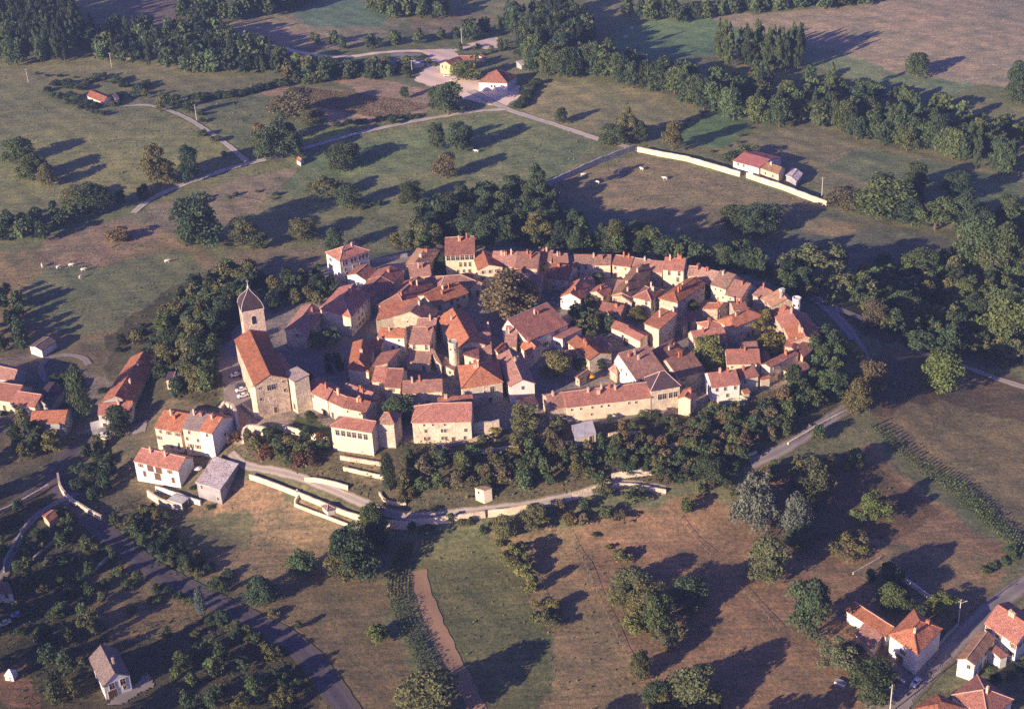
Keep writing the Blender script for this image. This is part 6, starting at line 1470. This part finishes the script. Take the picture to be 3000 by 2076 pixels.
for reg, p, a, l in [('F', (1313, 397), .2, 'white cow by the grey wall, first from the left in the walled pasture'), ('F', (1345, 414), 2.6, 'white cow, second from the left in the walled pasture'), ('F', (1392, 393), 1.2, 'white cow in the middle of the walled pasture'),
                     ('F', (1396, 388), .4, 'white cow standing just behind the middle one in the walled pasture'), ('F', (1445, 384), 2.2, 'white cow nearest the bend of the long cream wall'), ('F', (1497, 405), 2.8, 'white cow farthest right in the walled pasture'),
                     ('F', (1409, 87), .1, 'white cow, left one of the pair on the far green meadow'), ('F', (1423, 67), .4, 'white cow, upper one of the pair on the far green meadow'), ('F', (1458, 73), 1, 'white cow right of the pair on the far green meadow'),
                     ('2', (1130, 852), .3, 'brightest white cow, alone in the brown pasture'), ('2', (287, 882), 1.9, 'white cow farthest left in the brown pasture'), ('2', (398, 892), .6, 'small pale cow, second from the left in the brown pasture'),
                     ('2', (482, 878), .2, 'small pale cow, third from the left in the brown pasture'), ('2', (565, 910), .3, 'pale cow beside the long shadow in the brown pasture'), ('2', (548, 958), 1, 'pale cow on the tip of the long shadow'), ('2', (142, 1192), 1.6, 'white cow at the left edge above the long shadows'),
                     ('8', (1143, 340), 2.9, 'pale cow below the pair of dark trees in the pasture')]:
    cow(reg, p, a, l)
# ---------------------------------------------------------------- fences
def fence(reg, pts, label, h=1.1, mat=None):
    P2 = resample(wline(pts, reg), 2.6); o = empty('fence', (P2[0].x, P2[0].y, hz(P2[0].x, P2[0].y))); b0 = o.location.copy(); tag(o, label, 'fence', 'thin field fences')
    mb = MB(); mr = MB(); prev = None
    for p in P2:
        q = Vector((p.x, p.y, hz(p.x, p.y))) - b0; mb.box((q.x, q.y, q.z + h / 2 - .15), (.11, .11, h + .1))
        if prev is not None:
            for z in (.95,): mr.beam(prev + Vector((0, 0, z)), q + Vector((0, 0, z)), .05, .07)
        prev = q
    mb.build('posts', M_WOODG, o); mr.build('rails', M_WOODG, o)
fence('5', [(1545, 255), (1650, 480), (1790, 800), (1900, 1040), (2080, 1340)], 'long fence running down between the dry meadows')
fence('5', [(1310, 580), (1400, 800)], 'short fence in the middle of the dry meadow')
fence('6', [(735, 1040), (960, 1290)], 'short fence in the brown meadow left of the oval tree')
fence('6', [(385, 640), (560, 850)], 'thin fence in the upper brown meadow')
fence('2', [(950, 440), (1080, 370), (1400, 280)], 'fence along the thin lane on the left')
fence('2', [(2040, 200), (1760, 450), (1450, 395)], 'thin fence crossing the pasture left of the centre')
# ---------------------------------------------------------------- parasol, garden things
g = at_z(*px('H', (505, 575)), hz(*at_z(*px('H', (505, 600)), 0).xy) + 2.2); o = empty('parasol', (g.x, g.y, hz(g.x, g.y))); tag(o, 'yellow parasol in the yard behind the castle range', 'parasol')
mb = MB(); mb.lathe((0, 0, 0), [(.04, 0), (.04, 2.4)], 6); mb.build('pole', M_CONC, o)
mb = MB(); mb.lathe((0, 0, 0), [(1.6, 2.0), (.9, 2.35), (.05, 2.65)], 10); mb.build('canopy', plain('parasol_yellow', (.85, .42, .03), .8, .05), o)
g = G('Q', (105, 1320)); o = empty('garden_tent', g); tag(o, 'small white garden tent in the lower left corner', 'tent')
mb = MB(); mb.lathe((0, 0, 0), [(1.9, 0), (1.8, 1.9)], 4, rot=.6); mb.build('walls', W['white'], o); mb = MB(); mb.lathe((0, 0, 1.905), [(2.1, 0), (1.2, .7), (.1, 1.4)], 4, rot=.6); mb.build('canopy', W['white'], o)
g = G('N', (190, 1370)); o = empty('cold_frame', g); o.rotation_euler = (0, 0, -.6); tag(o, 'low white cold frame in the meadow left of the dark bush', 'cold frame')
mb = MB(); mb.box((0, 0, .35), (3.2, 1.6, .7)); mb.build('box', W['white'], o); mb = MB(); mb.box((0, 0, .75), (3.3, 1.7, .08)); [mb.box((x, 0, .80), (.08, 1.7, .05)) for x in (-1.1, 0, 1.1)]; mb.build('lid', W['grey'], o)
g = G('K', (1085, 905)); o = empty('parasol', (g.x, g.y, hz(g.x, g.y))); tag(o, 'white parasol between the chalet and the rusty shed', 'parasol')
mb = MB(); mb.lathe((0, 0, 0), [(.04, 0), (.04, 2.3)], 6); mb.build('pole', M_CONC, o); mb = MB(); mb.lathe((0, 0, 0), [(1.5, 2.0), (.8, 2.3), (.05, 2.5)], 8); mb.build('canopy', W['white'], o)
# balcony of the chalet
# ---------------------------------------------------------------- light, air, camera
world = bpy.data.worlds.new('World'); scene.world = world; world.use_nodes = True
nt = world.node_tree; bg = nt.nodes['Background']
sky = nt.nodes.new('ShaderNodeTexSky'); sky.sky_type = 'NISHITA'; sky.sun_disc = False
sky.sun_elevation = R(SUN_EL); sky.sun_rotation = math.atan2(SUND.x, SUND.y); sky.dust_density = 1.2
hs = nt.nodes.new('ShaderNodeMix'); hs.data_type = 'RGBA'; hs.blend_type = 'MULTIPLY'; hs.inputs[0].default_value = 1
hs.inputs[7].default_value = (.66, .60, 1.70, 1)
nt.links.new(sky.outputs[0], hs.inputs[6]); nt.links.new(hs.outputs[2], bg.inputs[0])
bg.inputs[1].default_value = 0.050
sl = bpy.data.lights.new('sun', 'SUN'); sl.energy = 4.8; sl.angle = R(0.5); sl.color = (1.0, .80, .60)
so = bpy.data.objects.new('sun', sl); C.objects.link(so)
so.rotation_euler = (-SUND).to_track_quat('-Z', 'Y').to_euler()
# air
mh = bpy.data.materials.new('air'); mh.use_nodes = True; nt = mh.node_tree; nt.nodes.clear()
pv = nt.nodes.new('ShaderNodeVolumePrincipled'); pv.inputs['Density'].default_value = HAZE
pv.inputs['Color'].default_value = (.42, .60, 1.0, 1); pv.inputs['Anisotropy'].default_value = 0.0
om = nt.nodes.new('ShaderNodeOutputMaterial'); nt.links.new(pv.outputs[0], om.inputs['Volume'])
zlo = float(GZ.min()) - 1.2; mb = MB(); mb.box((0, 3000, (zlo + 292) / 2), (14600, 12600, 292 - zlo))
hzo = mb.build('haze', mh); tag(hzo, kind='stuff', label='thin blue air between the camera and the fields')
cam = bpy.data.cameras.new('camera'); cam.lens = FPX / 3000 * 36; cam.sensor_width = 36; cam.clip_end = 20000; cam.clip_start = 1
co = bpy.data.objects.new('camera', cam); C.objects.link(co)
co.matrix_world = Matrix.Translation((0, 0, CAMZ)) @ CM.to_4x4()
scene.camera = co
scene.view_settings.view_transform = 'Standard'; scene.view_settings.look = 'None'
scene.view_settings.exposure = EXPO; scene.view_settings.gamma = 1
scene.cycles.max_bounces = 5; scene.cycles.diffuse_bounces = 2; scene.cycles.transmission_bounces = 2; scene.cycles.volume_bounces = 0
scene.cycles.use_denoising = False
scene.cycles.use_adaptive_sampling = True; scene.cycles.adaptive_threshold = 0.02
